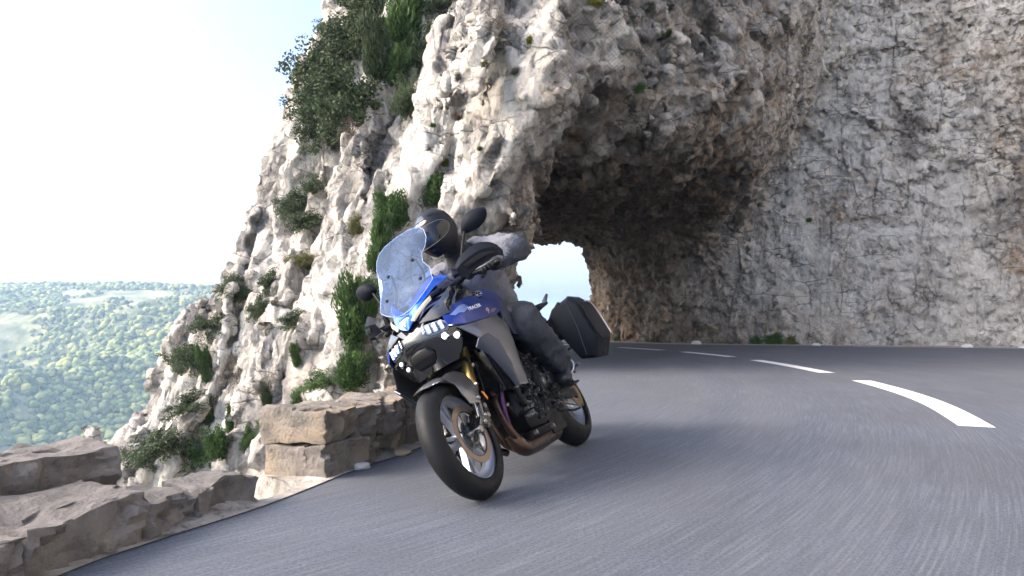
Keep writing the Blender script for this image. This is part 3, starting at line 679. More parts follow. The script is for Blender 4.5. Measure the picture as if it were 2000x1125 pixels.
def stone_block(a, b, wd_, z0, z1, seed, parent, name='stone', dz=0., rough=.028):
    """block between plan points a and b on the road side, wd_ deep away from the road"""
    a = Vector(a); b = Vector(b); d = (b - a); L_ = d.length; d.normalize(); nn = Vector((-d.y, d.x)); bm = bmesh.new(); bmesh.ops.create_cube(bm, size=1)
    bmesh.ops.scale(bm, vec=(L_ * .985, wd_, z1 - z0), verts=bm.verts); bmesh.ops.bevel(bm, geom=bm.edges[:], offset=.012, segments=2, profile=.6, affect='EDGES')
    long_ = [e for e in bm.edges if e.calc_length() > .12]
    for _ in range(5):
        long_ = [e for e in bm.edges if e.calc_length() > .035]
        if not long_: break
        bmesh.ops.subdivide_edges(bm, edges=long_, cuts=1, use_grid_fill=True)
    P_ = np.array([v.co[:] for v in bm.verts], np.float32) + seed * 3.7; n1 = fbm(P_ * 4, 3); n2 = fbm(P_ * 4 + 20, 3); n3 = facet(P_ * 8)[0] + .5 * facet(P_ * 19)[0]
    for v, q1, q2, q3 in zip(bm.verts, n1, n2, n3):
        nrm = v.co.normalized(); v.co += Vector((q1 * rough, q2 * rough * 1.6, (q1 + q2) * rough)) + Vector((0, -.03 * q3 if v.co.y < 0 else 0, .010 * q3))
        v.co.z += dz * v.co.x / L_
    m_ = bpy.data.meshes.new(name); bm.to_mesh(m_); bm.free(); m_.polygons.foreach_set('use_smooth', [True] * len(m_.polygons)); m_.set_sharp_from_angle(angle=R(30))
    o_ = obj(name, m_, M_stone_dark if seed < 31 else M_stone, parent); mid = (a + b) / 2 + nn * wd_ / 2; o_.matrix_world = Matrix.Translation((mid.x, mid.y, (z0 + z1) / 2)) @ Matrix.Rotation(math.atan2(d.y, d.x), 4, 'Z'); return o_
def para(name, label, group=None): return tag(empty(name), label, 'parapet', group)
w1 = para('stone_parapet', 'low broken stone parapet along the road at the bottom left corner')
F1 = [(-1.74, .9), (-1.66, 1.6), (-1.57, 2.22), (-1.41, 2.68), (-1.33, 2.90), (-1.17, 3.2)]
for i in range(5): stone_block(F1[i], F1[i + 1], (.40, .40, .40, .30, .24)[i], -.25, (.18, .17, .185, .14, .13)[i], i + 1, w1)
B1 = [(-2.25, 1.2), (-2.12, 1.9), (-2.0, 2.5), (-1.72, 3.02)]
for i in range(3): stone_block(B1[i], B1[i + 1], .34, -.3, (.29, .31, .30)[i], i + 11, w1)
for i in range(3): stone_block((F1[i][0] - .34, F1[i][1] + .15), (F1[i + 1][0] - .36, F1[i + 1][1] + .12), .25, -.3, (.12, .13, .10)[i], i + 21, w1)
w2 = para('stone_parapet', 'taller stone parapet block behind the front wheel with pale dressed end')
F2_ = [(-.99, 3.66), (-.90, 3.92), (-.80, 4.16)]; F3_ = [(-.80, 4.16), (-.66, 4.5), (-.5, 4.95), (-.38, 5.5), (-.34, 6.2), (-.38, 7.0), (-.42, 7.7)]
stone_block(F2_[0], F2_[2], .42, -.15, .17, 31, w2); stone_block(F2_[0], F2_[1], .44, .172, .36, 32, w2); stone_block(F2_[1], F2_[2], .44, .172, .345, 33, w2)
for i in range(6):
    a_, b_ = F3_[i], F3_[i + 1]; a2 = (a_[0] - .03, a_[1] + .01); b2_ = (b_[0] - .03, b_[1] + .01)
    stone_block(a2, b2_, .40, -.15, .15, 40 + i, w2); stone_block(a2, b2_, .43, .152, .33, 50 + i, w2)
# parapet beyond the tunnel, glimpsed through the far portal
w3 = para('stone_parapet', 'pale stone parapet beyond the tunnel glimpsed behind the seat')
FX = [(-2.2, 29.6), (-1.0, 29.9), (.2, 30.1), (1.4, 30.1), (2.6, 29.9)]
for i in range(4): stone_block(FX[i], FX[i + 1], .4, -.1, .42, 60 + i, w3)
def rubble(x, y, s, lab, col=None, sq=.45, seed=0):
    bm = bmesh.new(); bmesh.ops.create_icosphere(bm, subdivisions=3, radius=1); P_ = np.array([v.co[:] for v in bm.verts], np.float32); f_ = facet(P_ * 1.1 + seed * 5)[0]; n_ = fbm(P_ * 2 + seed, 3)
    for v, a, b in zip(bm.verts, f_, n_): v.co *= 1 + .22 * a + .14 * b; v.co.z *= sq
    m_ = bpy.data.meshes.new('loose_stone'); bm.to_mesh(m_); bm.free(); m_.polygons.foreach_set('use_smooth', [True] * len(m_.polygons))
    o_ = obj('loose_stone', m_, col or M_white_stone); o_.matrix_world = Matrix.Translation((x, y, s * sq * .55)) @ Matrix.Rotation(seed, 4, 'Z') @ Matrix.Scale(s, 4); tag(o_, lab, 'stone', 'loose stones at the foot of the walls')
M_white_stone = simple('white_stone', (.62, .60, .57), .85, bump=(9, .6, .02), var=.15)
rubble(-.86, 3.93, .055, 'white loose stone at the foot of the tall parapet block', sq=.4, seed=1)
rubble(-.70, 4.33, .06, 'pale tan loose stone beside the shaded parapet stones', simple('tan_stone', (.42, .32, .22), .9, bump=(9, .6, .02), var=.2), .35, 2)
for i, (x_, y_, s_, l_) in enumerate([(5.9, 21.9, .16, 'pale stone at the wall foot right of the green weeds'), (9.1, 20.5, .13, 'small pale stone at the wall foot in the middle of the right wall'), (12.9, 19.4, .15, 'pale stone at the wall foot near the right edge'), (14.1, 18.9, .10, 'smallest pale stone at the wall foot near the right edge')]): rubble(x_, y_, s_, l_, seed=i + 5)
#@@ENDWALLS
#@@BIKE
# ------------------------------------------------------------------ motorcycle, local axes: x forward, y left, z up; leaning into the bend
HD = Vector((-.388, -.922, 0)).normalized(); L0 = Vector((.922, -.388, 0)).normalized(); LEAN = R(30)
AU = Vector((0, 0, 1)) * math.cos(LEAN) - L0 * math.sin(LEAN); AL = L0 * math.cos(LEAN) + Vector((0, 0, 1)) * math.sin(LEAN)
ORG = Vector((-.107, 3.268, .010)) - HD * 1.5
MBK = Matrix(((HD.x, AL.x, AU.x, ORG.x), (HD.y, AL.y, AU.y, ORG.y), (HD.z, AL.z, AU.z, ORG.z), (0, 0, 0, 1)))
V3 = Vector
class MB:
    def __init__(s): s.bm = bmesh.new()
    def _add(s, vs, fs):
        b = [s.bm.verts.new(v) for v in vs]
        for f in fs:
            try: s.bm.faces.new([b[i] for i in f])
            except ValueError: pass
        return b
    def box(s, c, d, rot=None, bev=.004, seg=2):
        t_ = bmesh.new(); bmesh.ops.create_cube(t_, size=1); bmesh.ops.scale(t_, vec=d, verts=t_.verts)
        if bev: bmesh.ops.bevel(t_, geom=t_.edges[:], offset=min(bev, min(d) * .4), segments=seg, profile=.6, affect='EDGES')
        m = Matrix.Translation(c) @ (Euler(rot).to_matrix().to_4x4() if rot is not None else Matrix()); t_.transform(m); s.join(t_); return s
    def join(s, t_):
        m_ = bpy.data.meshes.new('x'); t_.to_mesh(m_); t_.free(); s.bm.from_mesh(m_); bpy.data.meshes.remove(m_)
    def hull(s, pts, bev=.008, seg=2):
        t_ = bmesh.new(); vs = [t_.verts.new(p) for p in pts]; r = bmesh.ops.convex_hull(t_, input=vs)
        bmesh.ops.delete(t_, geom=[v for v in t_.verts if not v.link_faces], context='VERTS')
        bmesh.ops.dissolve_limit(t_, angle_limit=R(4), verts=t_.verts, edges=t_.edges)
        if bev: bmesh.ops.bevel(t_, geom=t_.edges[:], offset=bev, segments=seg, profile=.6, affect='EDGES', clamp_overlap=True)
        s.join(t_); return s
    def tube(s, pts, r0, r1=None, n=12, sm=0, cap=True):
        r1 = r0 if r1 is None else r1; pts = [V3(p) for p in pts]
        if sm: pts = cat(pts, sm)
        vs = []; fs = []; a = None
        for i, p in enumerate(pts):
            d = (pts[min(i + 1, len(pts) - 1)] - pts[max(i - 1, 0)]).normalized()
            a = d.orthogonal().normalized() if a is None else (a - d * a.dot(d)).normalized(); b = d.cross(a); r = r0 + (r1 - r0) * i / max(1, len(pts) - 1)
            for k in range(n): w = 2 * math.pi * k / n; vs.append(p + (a * math.cos(w) + b * math.sin(w)) * r)
        for i in range(len(pts) - 1):
            for k in range(n): q = i * n + k; q2 = i * n + (k + 1) % n; fs.append((q, q2, q2 + n, q + n))
        if cap: fs.append(tuple(range(n))[::-1]); fs.append(tuple((len(pts) - 1) * n + k for k in range(n)))
        s._add(vs, fs); return s
    def lathe(s, c, prof, n=64, a0=0., a1=2 * math.pi, close=False):
        """prof: (radius, y) pairs turned round the axle (local y) through c; a=0 is forward, 90 deg is up"""
        full = abs(a1 - a0) > 6.28; m = n if full else n + 1; vs = []; fs = []; k = len(prof)
        for i in range(m):
            w = a0 + (a1 - a0) * i / n
            for r, y in prof: vs.append((c[0] + r * math.cos(w), c[1] + y, c[2] + r * math.sin(w)))
        for i in range(n):
            j = (i + 1) % m
            for q in range(k if close else k - 1): q2 = (q + 1) % k; fs.append((i * k + q, i * k + q2, j * k + q2, j * k + q))
        s._add(vs, fs); return s
    def disc(s, c, r, th, axis=(0, 1, 0), n=24, bev=.1):
        a = V3(axis).normalized(); c = V3(c); s.tube([c - a * th / 2, c - a * th * .35, c + a * th * .35, c + a * th / 2], r, r, n); return s
    def shell(s, out, thick=.008, bulge=.01, w=.04, cuts=3, toward=(0, 1, 0)):
        out = [V3(p) for p in out]; t_ = bmesh.new(); vs = [t_.verts.new(p) for p in out]; f = t_.faces.new(vs); f.normal_update()
        if f.normal.dot(V3(toward)) < 0: bmesh.ops.reverse_faces(t_, faces=[f])
        bmesh.ops.triangulate(t_, faces=t_.faces[:]); 
        for _ in range(cuts): bmesh.ops.subdivide_edges(t_, edges=t_.edges[:], cuts=1, use_grid_fill=True); bmesh.ops.triangulate(t_, faces=t_.faces[:])
        inner = [v for v in t_.verts if not v.is_boundary]
        for _ in range(6): bmesh.ops.smooth_vert(t_, verts=inner, factor=.5, use_axis_x=True, use_axis_y=True, use_axis_z=True)
        bmesh.ops.recalc_face_normals(t_, faces=t_.faces[:]); t_.normal_update()
        av = sum((f.normal * f.calc_area() for f in t_.faces), V3())
        if av.dot(V3(toward)) < 0: bmesh.ops.reverse_faces(t_, faces=t_.faces[:]); av = -av
        av.normalize(); n_ = len(out)
        for v in inner:
            dm = 9
            for i in range(n_):
                a, b = out[i], out[(i + 1) % n_]; e = b - a; q = max(0, min(1, (v.co - a).dot(e) / max(e.length_squared, 1e-9))); dm = min(dm, (v.co - a - e * q).length)
            v.co += av * bulge * (1 - math.exp(-dm / w))
        r = bmesh.ops.solidify(t_, geom=t_.faces[:], thickness=thick); s.join(t_); return s
    def grid(s, rows, thick=0, n=4):
        """smooth surface through rows of points"""
        rows = [cat(r, n) for r in rows]; cols = [cat([r[j] for r in rows], n) for j in range(len(rows[0]))]; a = len(cols); b = len(cols[0])
        t_ = bmesh.new(); vs = [t_.verts.new(p) for c_ in cols for p in c_]
        for i in range(a - 1):
            for j in range(b - 1): t_.faces.new((vs[i * b + j], vs[i * b + j + 1], vs[(i + 1) * b + j + 1], vs[(i + 1) * b + j]))
        if thick: bmesh.ops.solidify(t_, geom=t_.faces[:], thickness=thick)
        s.join(t_); return s
    def mirror(s):
        for v in s.bm.verts: v.co.y = -v.co.y
        bmesh.ops.reverse_faces(s.bm, faces=s.bm.faces[:]); return s
    def build(s, name, mat, parent, label=None, ang=35, kind=None):
        bmesh.ops.remove_doubles(s.bm, verts=s.bm.verts, dist=1e-5); m_ = bpy.data.meshes.new(name); s.bm.to_mesh(m_); s.bm.free()
        m_.polygons.foreach_set('use_smooth', [True] * len(m_.polygons))
        try: m_.set_sharp_from_angle(angle=R(ang))
        except Exception: pass
        o_ = obj(name, m_, mat, parent); tag(o_, label, kind=kind); return o_
def cat(pts, n):
    pts = [V3(p) for p in pts]; o = []; P_ = [pts[0] * 2 - pts[1]] + pts + [pts[-1] * 2 - pts[-2]]
    for i in range(1, len(P_) - 2):
        a, b, c, d = P_[i - 1:i + 3]
        for k in range(n):
            t = k / n; o.append(.5 * ((2 * b) + (c - a) * t + (2 * a - 5 * b + 4 * c - d) * t * t + (3 * b - a - 3 * c + d) * t ** 3))
    o.append(P_[-2]); return o
def mir(p): return (p[0], -p[1], p[2])
m_blue = simple('blue_paint', (.006, .030, .24), .28, .45, coat=.5); m_bright = simple('bright_blue_paint', (.015, .13, .62), .25, .2, coat=1)
m_lblue = simple('pale_blue_paint', (.16, .24, .50), .3, .3, coat=1)
m_gg = simple('grey_gloss', (.13, .13, .14), .32, .6, coat=1); m_gm = simple('blue_grey_satin', (.045, .055, .085), .38, .4)
m_blk = simple('black_plastic', (.007, .0075, .009), .5, spec=.15, bump=(90, .25, .001), var=.2); m_gblk = simple('gloss_black', (.008, .008, .010), .12, coat=1)
m_case = simple('case_plastic', (.008, .010, .015), .6, spec=.08, bump=(220, .35, .001), var=.15); m_rub = simple('tyre_rubber', (.009, .0095, .011), .55, bump=(60, .2, .002), var=.2, spec=.18)
m_rim = simple('cast_alloy', (.42, .45, .52), .42, .85); m_gold = simple('gold_anodised', (.70, .46, .14), .28, .95); m_steel = simple('steel', (.5, .5, .5), .28, 1)
m_disc = simple('brake_disc_steel', (.30, .235, .19), .4, .85); m_exh = simple('heat_tinted_exhaust', (.085, .055, .04), .36, .8, var=.3); m_eng = simple('engine_black', (.009, .009, .011), .45, .3, spec=.2, bump=(50, .3, .002), var=.25)
m_alu = simple('dull_alloy', (.16, .165, .18), .4, .8, var=.25); m_chain = simple('chain', (.22, .16, .09), .4, .8); m_orange = simple('orange_reflector', (.85, .25, .02), .25, coat=1)
m_gm2 = simple('case_panel_grey', (.014, .015, .018), .6, spec=.1)
m_seat = simple('seat_vinyl', (.02, .021, .025), .6, bump=(120, .3, .001), var=.2); m_vio = simple('violet_tinted_pipe', (.07, .03, .09), .35, .85)
def emis(name, col, st, base=(.8, .8, .8)):
    t = NT(name); t.set(Base_Color=base, Roughness=.1, Emission_Color=col, Emission_Strength=st); return t.m
m_lamp = emis('headlamp_glow', (.88, .90, 1), .16, (.55, .56, .6)); m_fog = emis('lit_lamp', (.95, .95, 1), 14.); m_drl = emis('daylight_strip', (1, .93, .7), .05, (.30, .29, .22))
def glassy(name, tint, refl, alpha, rough=.02, diff=(.5, .6, .8)):
    t = NT(name); t.t.nodes.remove(t.b); tr = t.n('ShaderNodeBsdfTransparent'); tr.inputs[0].default_value = (*tint, 1)
    gl = t.n('ShaderNodeBsdfGlossy'); gl.inputs['Roughness'].default_value = rough; gl.inputs[0].default_value = (.60, .76, 1, 1)
    df = t.n('ShaderNodeBsdfDiffuse'); df.inputs[0].default_value = (*diff, 1); lw = t.n('ShaderNodeLayerWeight'); lw.inputs[0].default_value = refl
    c = t.coord(); nz = t.noise(c, 3.0, 1, .3, .8); bp = t.n('ShaderNodeBump'); bp.inputs['Strength'].default_value = .5; bp.inputs['Distance'].default_value = .03; t.l(nz, bp.inputs['Height']); t.l(bp.outputs[0], gl.inputs['Normal'])
    m1 = t.n('ShaderNodeMixShader'); m1.inputs[0].default_value = alpha; t.l(tr.outputs[0], m1.inputs[1]); t.l(df.outputs[0], m1.inputs[2])
    m2 = t.n('ShaderNodeMixShader'); t.l(lw.outputs['Fresnel'], m2.inputs[0]); t.l(m1.outputs[0], m2.inputs[1]); t.l(gl.outputs[0], m2.inputs[2]); t.l(m2.outputs[0], t.o.inputs[0]); return t.m
m_screen = glassy('tinted_screen', (.30, .48, .95), .24, .05, diff=(.4, .55, .9)); m_lens = glassy('clear_lens', (.9, .93, 1), .25, .04); 
BK = tag(empty('motorcycle', M=MBK), 'dark blue and grey touring motorcycle leaning into the bend with lit headlamps', 'motorcycle')

# ---- wheels
def wheel(cx_, cz_, Rr, tw, nspk):
    c = (cx_, 0, cz_); root = MB()
    rr = .222; hw = tw * .62; e_ = Rr - .30
    root.lathe(c, [(rr, -hw), (rr + .006, -hw + .004), (rr - .002, -hw + .012), (rr - .020, -hw + .022), (rr - .034, -hw * .3), (rr - .034, hw * .3), (rr - .020, hw - .022), (rr - .002, hw - .012), (rr + .006, hw - .004), (rr, hw),
                   (rr - .010, hw - .002), (rr - .016, hw - .014), (rr - .032, hw - .024), (rr - .044, hw * .3), (rr - .044, -hw * .3), (rr - .032, -hw + .024), (rr - .016, -hw + .014), (rr - .010, -hw + .002)], 96, close=True)
    root.lathe(c, [(.020, -.05), (.036, -.05), (.040, -.02), (.040, .02), (.036, .05), (.020, .05)], 32, close=True)
    for i in range(nspk):
        w = 2 * math.pi * i / nspk
        for sgn in (-1, 1):
            w1 = w + sgn * .07; w0 = w + sgn * .20 * .4
            a = V3((cx_ + .034 * math.cos(w0), 0, cz_ + .034 * math.sin(w0))); b = V3((cx_ + (rr - .036) * math.cos(w1 + sgn * .06), 0, cz_ + (rr - .036) * math.sin(w1 + sgn * .06)))
            d = (b - a).normalized(); sd2 = V3((-d.z, 0, d.x)); pts = []
            for q, wd_, dp in ((a, .011, .018), (a.lerp(b, .5), .0075, .014), (b, .011, .018)):
                for s1, s2 in ((-1, -1), (1, -1), (1, 1), (-1, 1)): pts.append(q + sd2 * wd_ * s1 + V3((0, dp * s2, 0)))
            root.hull(pts, .002, 1)
    o_ = root.build('wheel', m_rim, BK, 'front alloy wheel' if cx_ > 1 else 'rear alloy wheel', 40)
    t_ = MB(); pr = []; rc_ = Rr - tw; 
    for k in range(-13, 14):
        a = k / 13 * R(112); pr.append((rc_ + tw * math.cos(a) * (1 if abs(a) < R(90) else 1) + (0), tw * math.sin(a) * (1.0 if abs(a) < R(95) else .93)))
    pr = [(max(r, rr - .004), y) for r, y in pr]
    t_.lathe(c, pr, 128)
    for sgn in (-1, 1): t_.lathe(c, [(rr + .004, sgn * hw * 1.0), (rr + .010, sgn * (hw + .008)), (rr + .02, sgn * tw * .93)], 96)
    t_.build('tyre', m_rub, o_, ang=60)
    return o_, c
fw_, fc_ = wheel(1.5, .30, .30, .060, 5); rw_, rc2 = wheel(0., .315, .315, .090, 5)
def disc(parent, c, y, ro, ri):
    d = MB(); d.lathe(c, [(ri, y - .002), (ro, y - .002), (ro, y + .002), (ri, y + .002)], 72, close=True); do = d.build('brake_disc', m_disc, parent)
    d = MB(); d.lathe(c, [(.045, y - .003), (.058, y - .003), (.058, y + .003), (.045, y + .003)], 32, close=True)
    for k in range(6):
        w = k * math.pi / 3; d.tube([(c[0] + .055 * math.cos(w), y, c[2] + .055 * math.sin(w)), (c[0] + (ri + .004) * math.cos(w + .25), y, c[2] + (ri + .004) * math.sin(w + .25))], .0055, .004, 6)
    d.lathe(c, [(ri - .001, y - .003), (ri + .005, y - .003), (ri + .005, y + .003), (ri - .001, y + .003)], 48, close=True); d.build('disc_carrier', m_gblk, parent)
for y in (.066, -.066): disc(fw_, fc_, y, .149, .112)
d = MB(); d.lathe(fc_, [(.040, .052), (.072, .052), (.072, .055), (.040, .055)], 48, close=True); d.build('sensor_ring', m_alu, fw_)
disc(rw_, rc2, -.085, .122, .09)
a_ = MB(); a_.tube([(1.5, -.12, .30), (1.5, .12, .30)], .014, .014, 16); a_.lathe((1.5, .121, .30), [(.0, .004), (.017, .004), (.017, -.006)], 20); a_.build('axle', m_steel, BK)
# ---- fork
def fk(u): return 1.582 - .455 * u
for s in (1, -1):
    y = .105 * s
    f_ = MB(); f_.tube([(fk(.50), y, .50), (fk(.52), y, .52), (fk(.95), y, .95)], .0275, .0275, 24); f_.tube([(fk(.495), y, .495), (fk(.53), y, .53)], .031, .031, 24); fo = f_.build('fork_tube', m_gold, BK)
    MB().tube([(fk(.38), y, .38), (fk(.51), y, .51)], .0205, .0205, 20).build('stanchion', m_steel, fo)
    b_ = MB(); b_.tube([(fk(.42), y, .42), (fk(.39), y, .39), (fk(.31) + .0, y, .31)], .027, .026, 16); b_.hull([(fk(.36) - .02, y - .02, .37), (fk(.36) + .03, y - .02, .36), (1.53, y - .018, .29), (1.475, y - .018, .275), (fk(.36) - .02, y + .02, .37), (fk(.36) + .03, y + .02, .36), (1.53, y + .016, .29), (1.475, y + .016, .275)], .008)
    b_.hull([(1.36, y - .012, .40), (1.33, y - .012, .33), (1.40, y - .012, .30), (1.41, y - .012, .37), (1.36, y + .014, .40), (1.33, y + .014, .33), (1.40, y + .014, .30), (1.41, y + .014, .37)], .005)
    b_.build('fork_bottom', m_gblk, BK)
    # radial caliper behind the fork
    c_ = MB(); cy = .078 * s; w = R(158)
    for rad_, hh in ((.128, .052),):
        p = []
        for ww in (w - .42, w - .2, w + .2, w + .42):
            for rr_ in (.098, .152):
                for yy in (-.032, .034): p.append((1.5 + rr_ * math.cos(ww), cy + yy * s, .30 + rr_ * math.sin(ww)))
        c_.hull(p, .008)
    c_.box((1.345, y, .385), (.05, .02, .085), (0, .35, 0)); co = c_.build('brake_caliper', m_gblk, BK)
    for (ff, uu) in ((1.335, .405), (1.345, .355)): MB().disc((ff, cy + .036 * s, uu), .013, .012, n=16).build('bolt', m_steel, co)
    for (ff, uu) in ((1.41, .355), (1.44, .325)): MB().disc((ff, y + .026 * s, uu), .008, .012, n=8).build('bolt', m_steel, co)
    MB().hull([(1.30, .125 * s, .425), (1.325, .125 * s, .475), (1.315, .125 * s, .48), (1.285, .125 * s, .435), (1.30, .133 * s, .43), (1.32, .133 * s, .47), (1.31, .133 * s, .473), (1.29, .133 * s, .438)], .002, 1).build('side_reflector', m_orange, BK)
    h = MB(); h.tube([(1.14, .09 * s, .90), (1.19, .115 * s, .76), (1.24, .125 * s, .60), (1.27, .118 * s, .48), (1.33, .11 * s, .42), (1.35, cy + .03 * s, .37)], .0045, .0045, 8, 6); h.tube([(1.30, .115 * s, .46), (1.36, .12 * s, .44), (1.42, .11 * s, .36), (1.47, .08 * s, .335)], .003, .003, 6, 5); h.build('brake_hose', m_rub, BK)
for u in (.66, .98):
    MB().hull([(fk(u) + .03, -.135, u - .02), (fk(u) + .03, .135, u - .02), (fk(u) - .035, .10, u - .02), (fk(u) - .035, -.10, u - .02), (fk(u) + .03, -.135, u + .02), (fk(u) + .03, .135, u + .02), (fk(u) - .035, .10, u + .02), (fk(u) - .035, -.10, u + .02)], .01).build('fork_clamp', m_eng, BK)
# ---- front mudguard
g = MB(); n_ = 22; rows = []
for i in range(n_ + 1):
    a = R(60) + R(105) * i / n_; e = min(1, (i + 1) / 5.); r = .322
    hw_ = .070 * min(1, .55 + .45 * e); dr = .035 * e
    rows.append([(1.5 + (r - dr * q2) * math.cos(a), q * hw_, .30 + (r - dr * q2) * math.sin(a)) for q, q2 in ((-1.05, 1.0), (-.9, .42), (-.5, .08), (0, 0), (.5, .08), (.9, .42), (1.05, 1.0))])
t_ = bmesh.new(); vs = [[t_.verts.new(p) for p in r_] for r_ in rows]
for i in range(n_):
    for j in range(6): t_.faces.new((vs[i][j], vs[i][j + 1], vs[i + 1][j + 1], vs[i + 1][j]))
bmesh.ops.solidify(t_, geom=t_.faces[:], thickness=-.004); g.join(t_)
go = g.build('mudguard', m_gg, BK, ang=50)
for s in (1, -1):
    k = MB(); o_ = [(1.56, .082, .600), (1.49, .078, .618), (1.40, .080, .625), (1.32, .090, .600), (1.325, .118, .545), (1.345, .134, .51), (1.405, .137, .420), (1.49, .128, .430), (1.51, .122, .482), (1.50, .106, .545)]
    k.shell([(a, b * s, c) for a, b, c in o_], .004, .006, .02, 3, (0, s, 0)); ko = k.build('mudguard_side', m_gg, go)
    d = MB()
    for (ff, uu) in ((1.365, .515), (1.415, .445)): MB().disc((ff, .143 * s, uu), .010, .012, n=16).build('bolt', m_steel, ko)
# ---- nose: dark mask with the lamps
def nose(l, u):                       # front surface
    return 1.505 - 2.2 * l * l - .55 * max(0, .80 - u) - .5 * max(0, u - .86)
MK = [(.93, .10), (.90, .17), (.86, .205), (.81, .215), (.76, .205), (.71, .175), (.665, .13)]
g = MB(); g.grid([[(nose(w * q, u), w * q, u) for q in (-1, -.72, -.4, 0, .4, .72, 1)] for u, w in MK], .004, 3)
msk = g.build('headlamp_mask', m_gblk, BK, ang=50)
MB().hull([(1.47, 0, .80), (1.47, .05, .79), (1.485, .075, .735), (1.47, .05, .69), (1.47, -.05, .69), (1.485, -.075, .735), (1.47, -.05, .79), (1.508, 0, .785), (1.512, .05, .775), (1.505, .068, .735), (1.49, .045, .70), (1.49, -.045, .70), (1.505, -.068, .735), (1.512, -.05, .775)], .006, 2).build('mask_panel', m_blk, msk)
def on_nose(l, u, off=0.): return (nose(l, u) + off, l, u)
for s in (1, -1):
    # lamp housing: slanted hexagon, rim, lens, inner reflectors
    hexa = [(.075, .885), (.165, .872), (.19, .845), (.178, .815), (.105, .818), (.072, .845)]
    hh = MB(); hh.shell([on_nose(l * s, u, .006) for l, u in hexa], .03, .004, .03, 2, (1, 0, 0)); ho_ = hh.build('headlamp', m_gblk, BK, 'lit headlamp unit', 50)
    cm = sum(l for l, u in hexa) / 6, sum(u for l, u in hexa) / 6
    sc2 = lambda k_: [(cm[0] + (l - cm[0]) * k_, cm[1] + (u - cm[1]) * k_) for l, u in hexa]
    q = MB(); a1 = [V3(on_nose(l * s, u, .013)) for l, u in sc2(1.0)]; b1 = [V3(on_nose(l * s, u, .013)) for l, u in sc2(.88)]; q.tube(a1 + [a1[0]], .0022, .0022, 6); q.tube(b1 + [b1[0]], .0012, .0012, 6); q.build('lamp_rim', m_steel, ho_)
    for k_, l in enumerate((.098, .128, .158)):
        for jj, du in enumerate((.012, -.011)):
            hq = MB(); uu = .850 + du - .10 * (l - .128); hq.box(on_nose(l * s, uu, .010), (.010, .029, .021), (0, 0, -.5 * s), .002); hq.build('lamp_element', m_lamp, ho_)
    q = MB(); q.shell([on_nose(l * s, u, .020) for l, u in sc2(.97)], .001, .004, .03, 2, (1, 0, 0)); q.build('lamp_lens', m_lens, ho_, ang=60)
    # lower auxiliary lamps
    for k_, (l, u) in enumerate(((.135, .782), (.118, .742)) if s < 0 else ((.150, .790), (.193, .770))):
        q = MB(); q.lathe((0, 0, 0), [(.0, .0), (.016, .0), (.019, .006), (.019, -.02)], 24); q.bm.transform(Matrix.Translation(on_nose(l * s, u, .010)) @ Matrix.Rotation(R(-90), 4, 'Z')); ao = q.build('auxiliary_lamp', m_gblk, BK)
        q = MB(); q.lathe((0, 0, 0), [(.0, .002), (.010, .003), (.012, .001)], 20); q.bm.transform(Matrix.Translation(on_nose(l * s, u, .016)) @ Matrix.Rotation(R(-90), 4, 'Z')); q.build('lit_lens', m_fog if s > 0 else m_lamp, ao)
    # daylight strip under the wing
    q = MB(); q.shell([(1.505, .040 * s, .940), (1.475, .070 * s, .972), (1.42, .115 * s, 1.012), (1.375, .138 * s, 1.035), (1.385, .140 * s, 1.008), (1.44, .112 * s, .980), (1.50, .058 * s, .928)], .006, .004, .01, 3, (1, .4 * s, .2)); q.build('daylight_lamp', m_drl, BK, ang=50)
    # bright blue beak wing
    q = MB(); q.shell([(1.50, .0, .905), (1.495, .045 * s, .935), (1.455, .075 * s, .985), (1.385, .115 * s, 1.035), (1.30, .150 * s, 1.085), (1.215, .175 * s, 1.115), (1.165, .188 * s, 1.135), (1.185, .168 * s, 1.155), (1.27, .140 * s, 1.155), (1.34, .115 * s, 1.12), (1.40, .06 * s, 1.06), (1.44, .0, 1.0)], .005, .006, .03, 3, (1, .5 * s, .3)); q.build('beak', m_bright, BK, ang=50)
    # cowl between screen and side panel
    q = MB(); q.shell([(1.495, .07 * s, .905), (1.43, .135 * s, .955), (1.35, .165 * s, .995), (1.22, .19 * s, 1.07), (1.10, .20 * s, 1.085), (.98, .19 * s, 1.06), (.98, .21 * s, 1.0), (1.16, .215 * s, .985), (1.30, .215 * s, .945), (1.42, .215 * s, .89), (1.46, .17 * s, .885)], .006, .01, .03, 3, (.3, s, .3)); q.build('cowl', m_gblk, BK, ang=50)
q = MB(); q.shell([(1.512, 0, .925), (1.498, .032, .965), (1.468, .036, .99), (1.458, 0, 1.0), (1.468, -.036, .99), (1.498, -.032, .965)], .004, .006, .02, 3, (1, 0, 0)); q.build('sensor_window', m_lens, BK, ang=60)
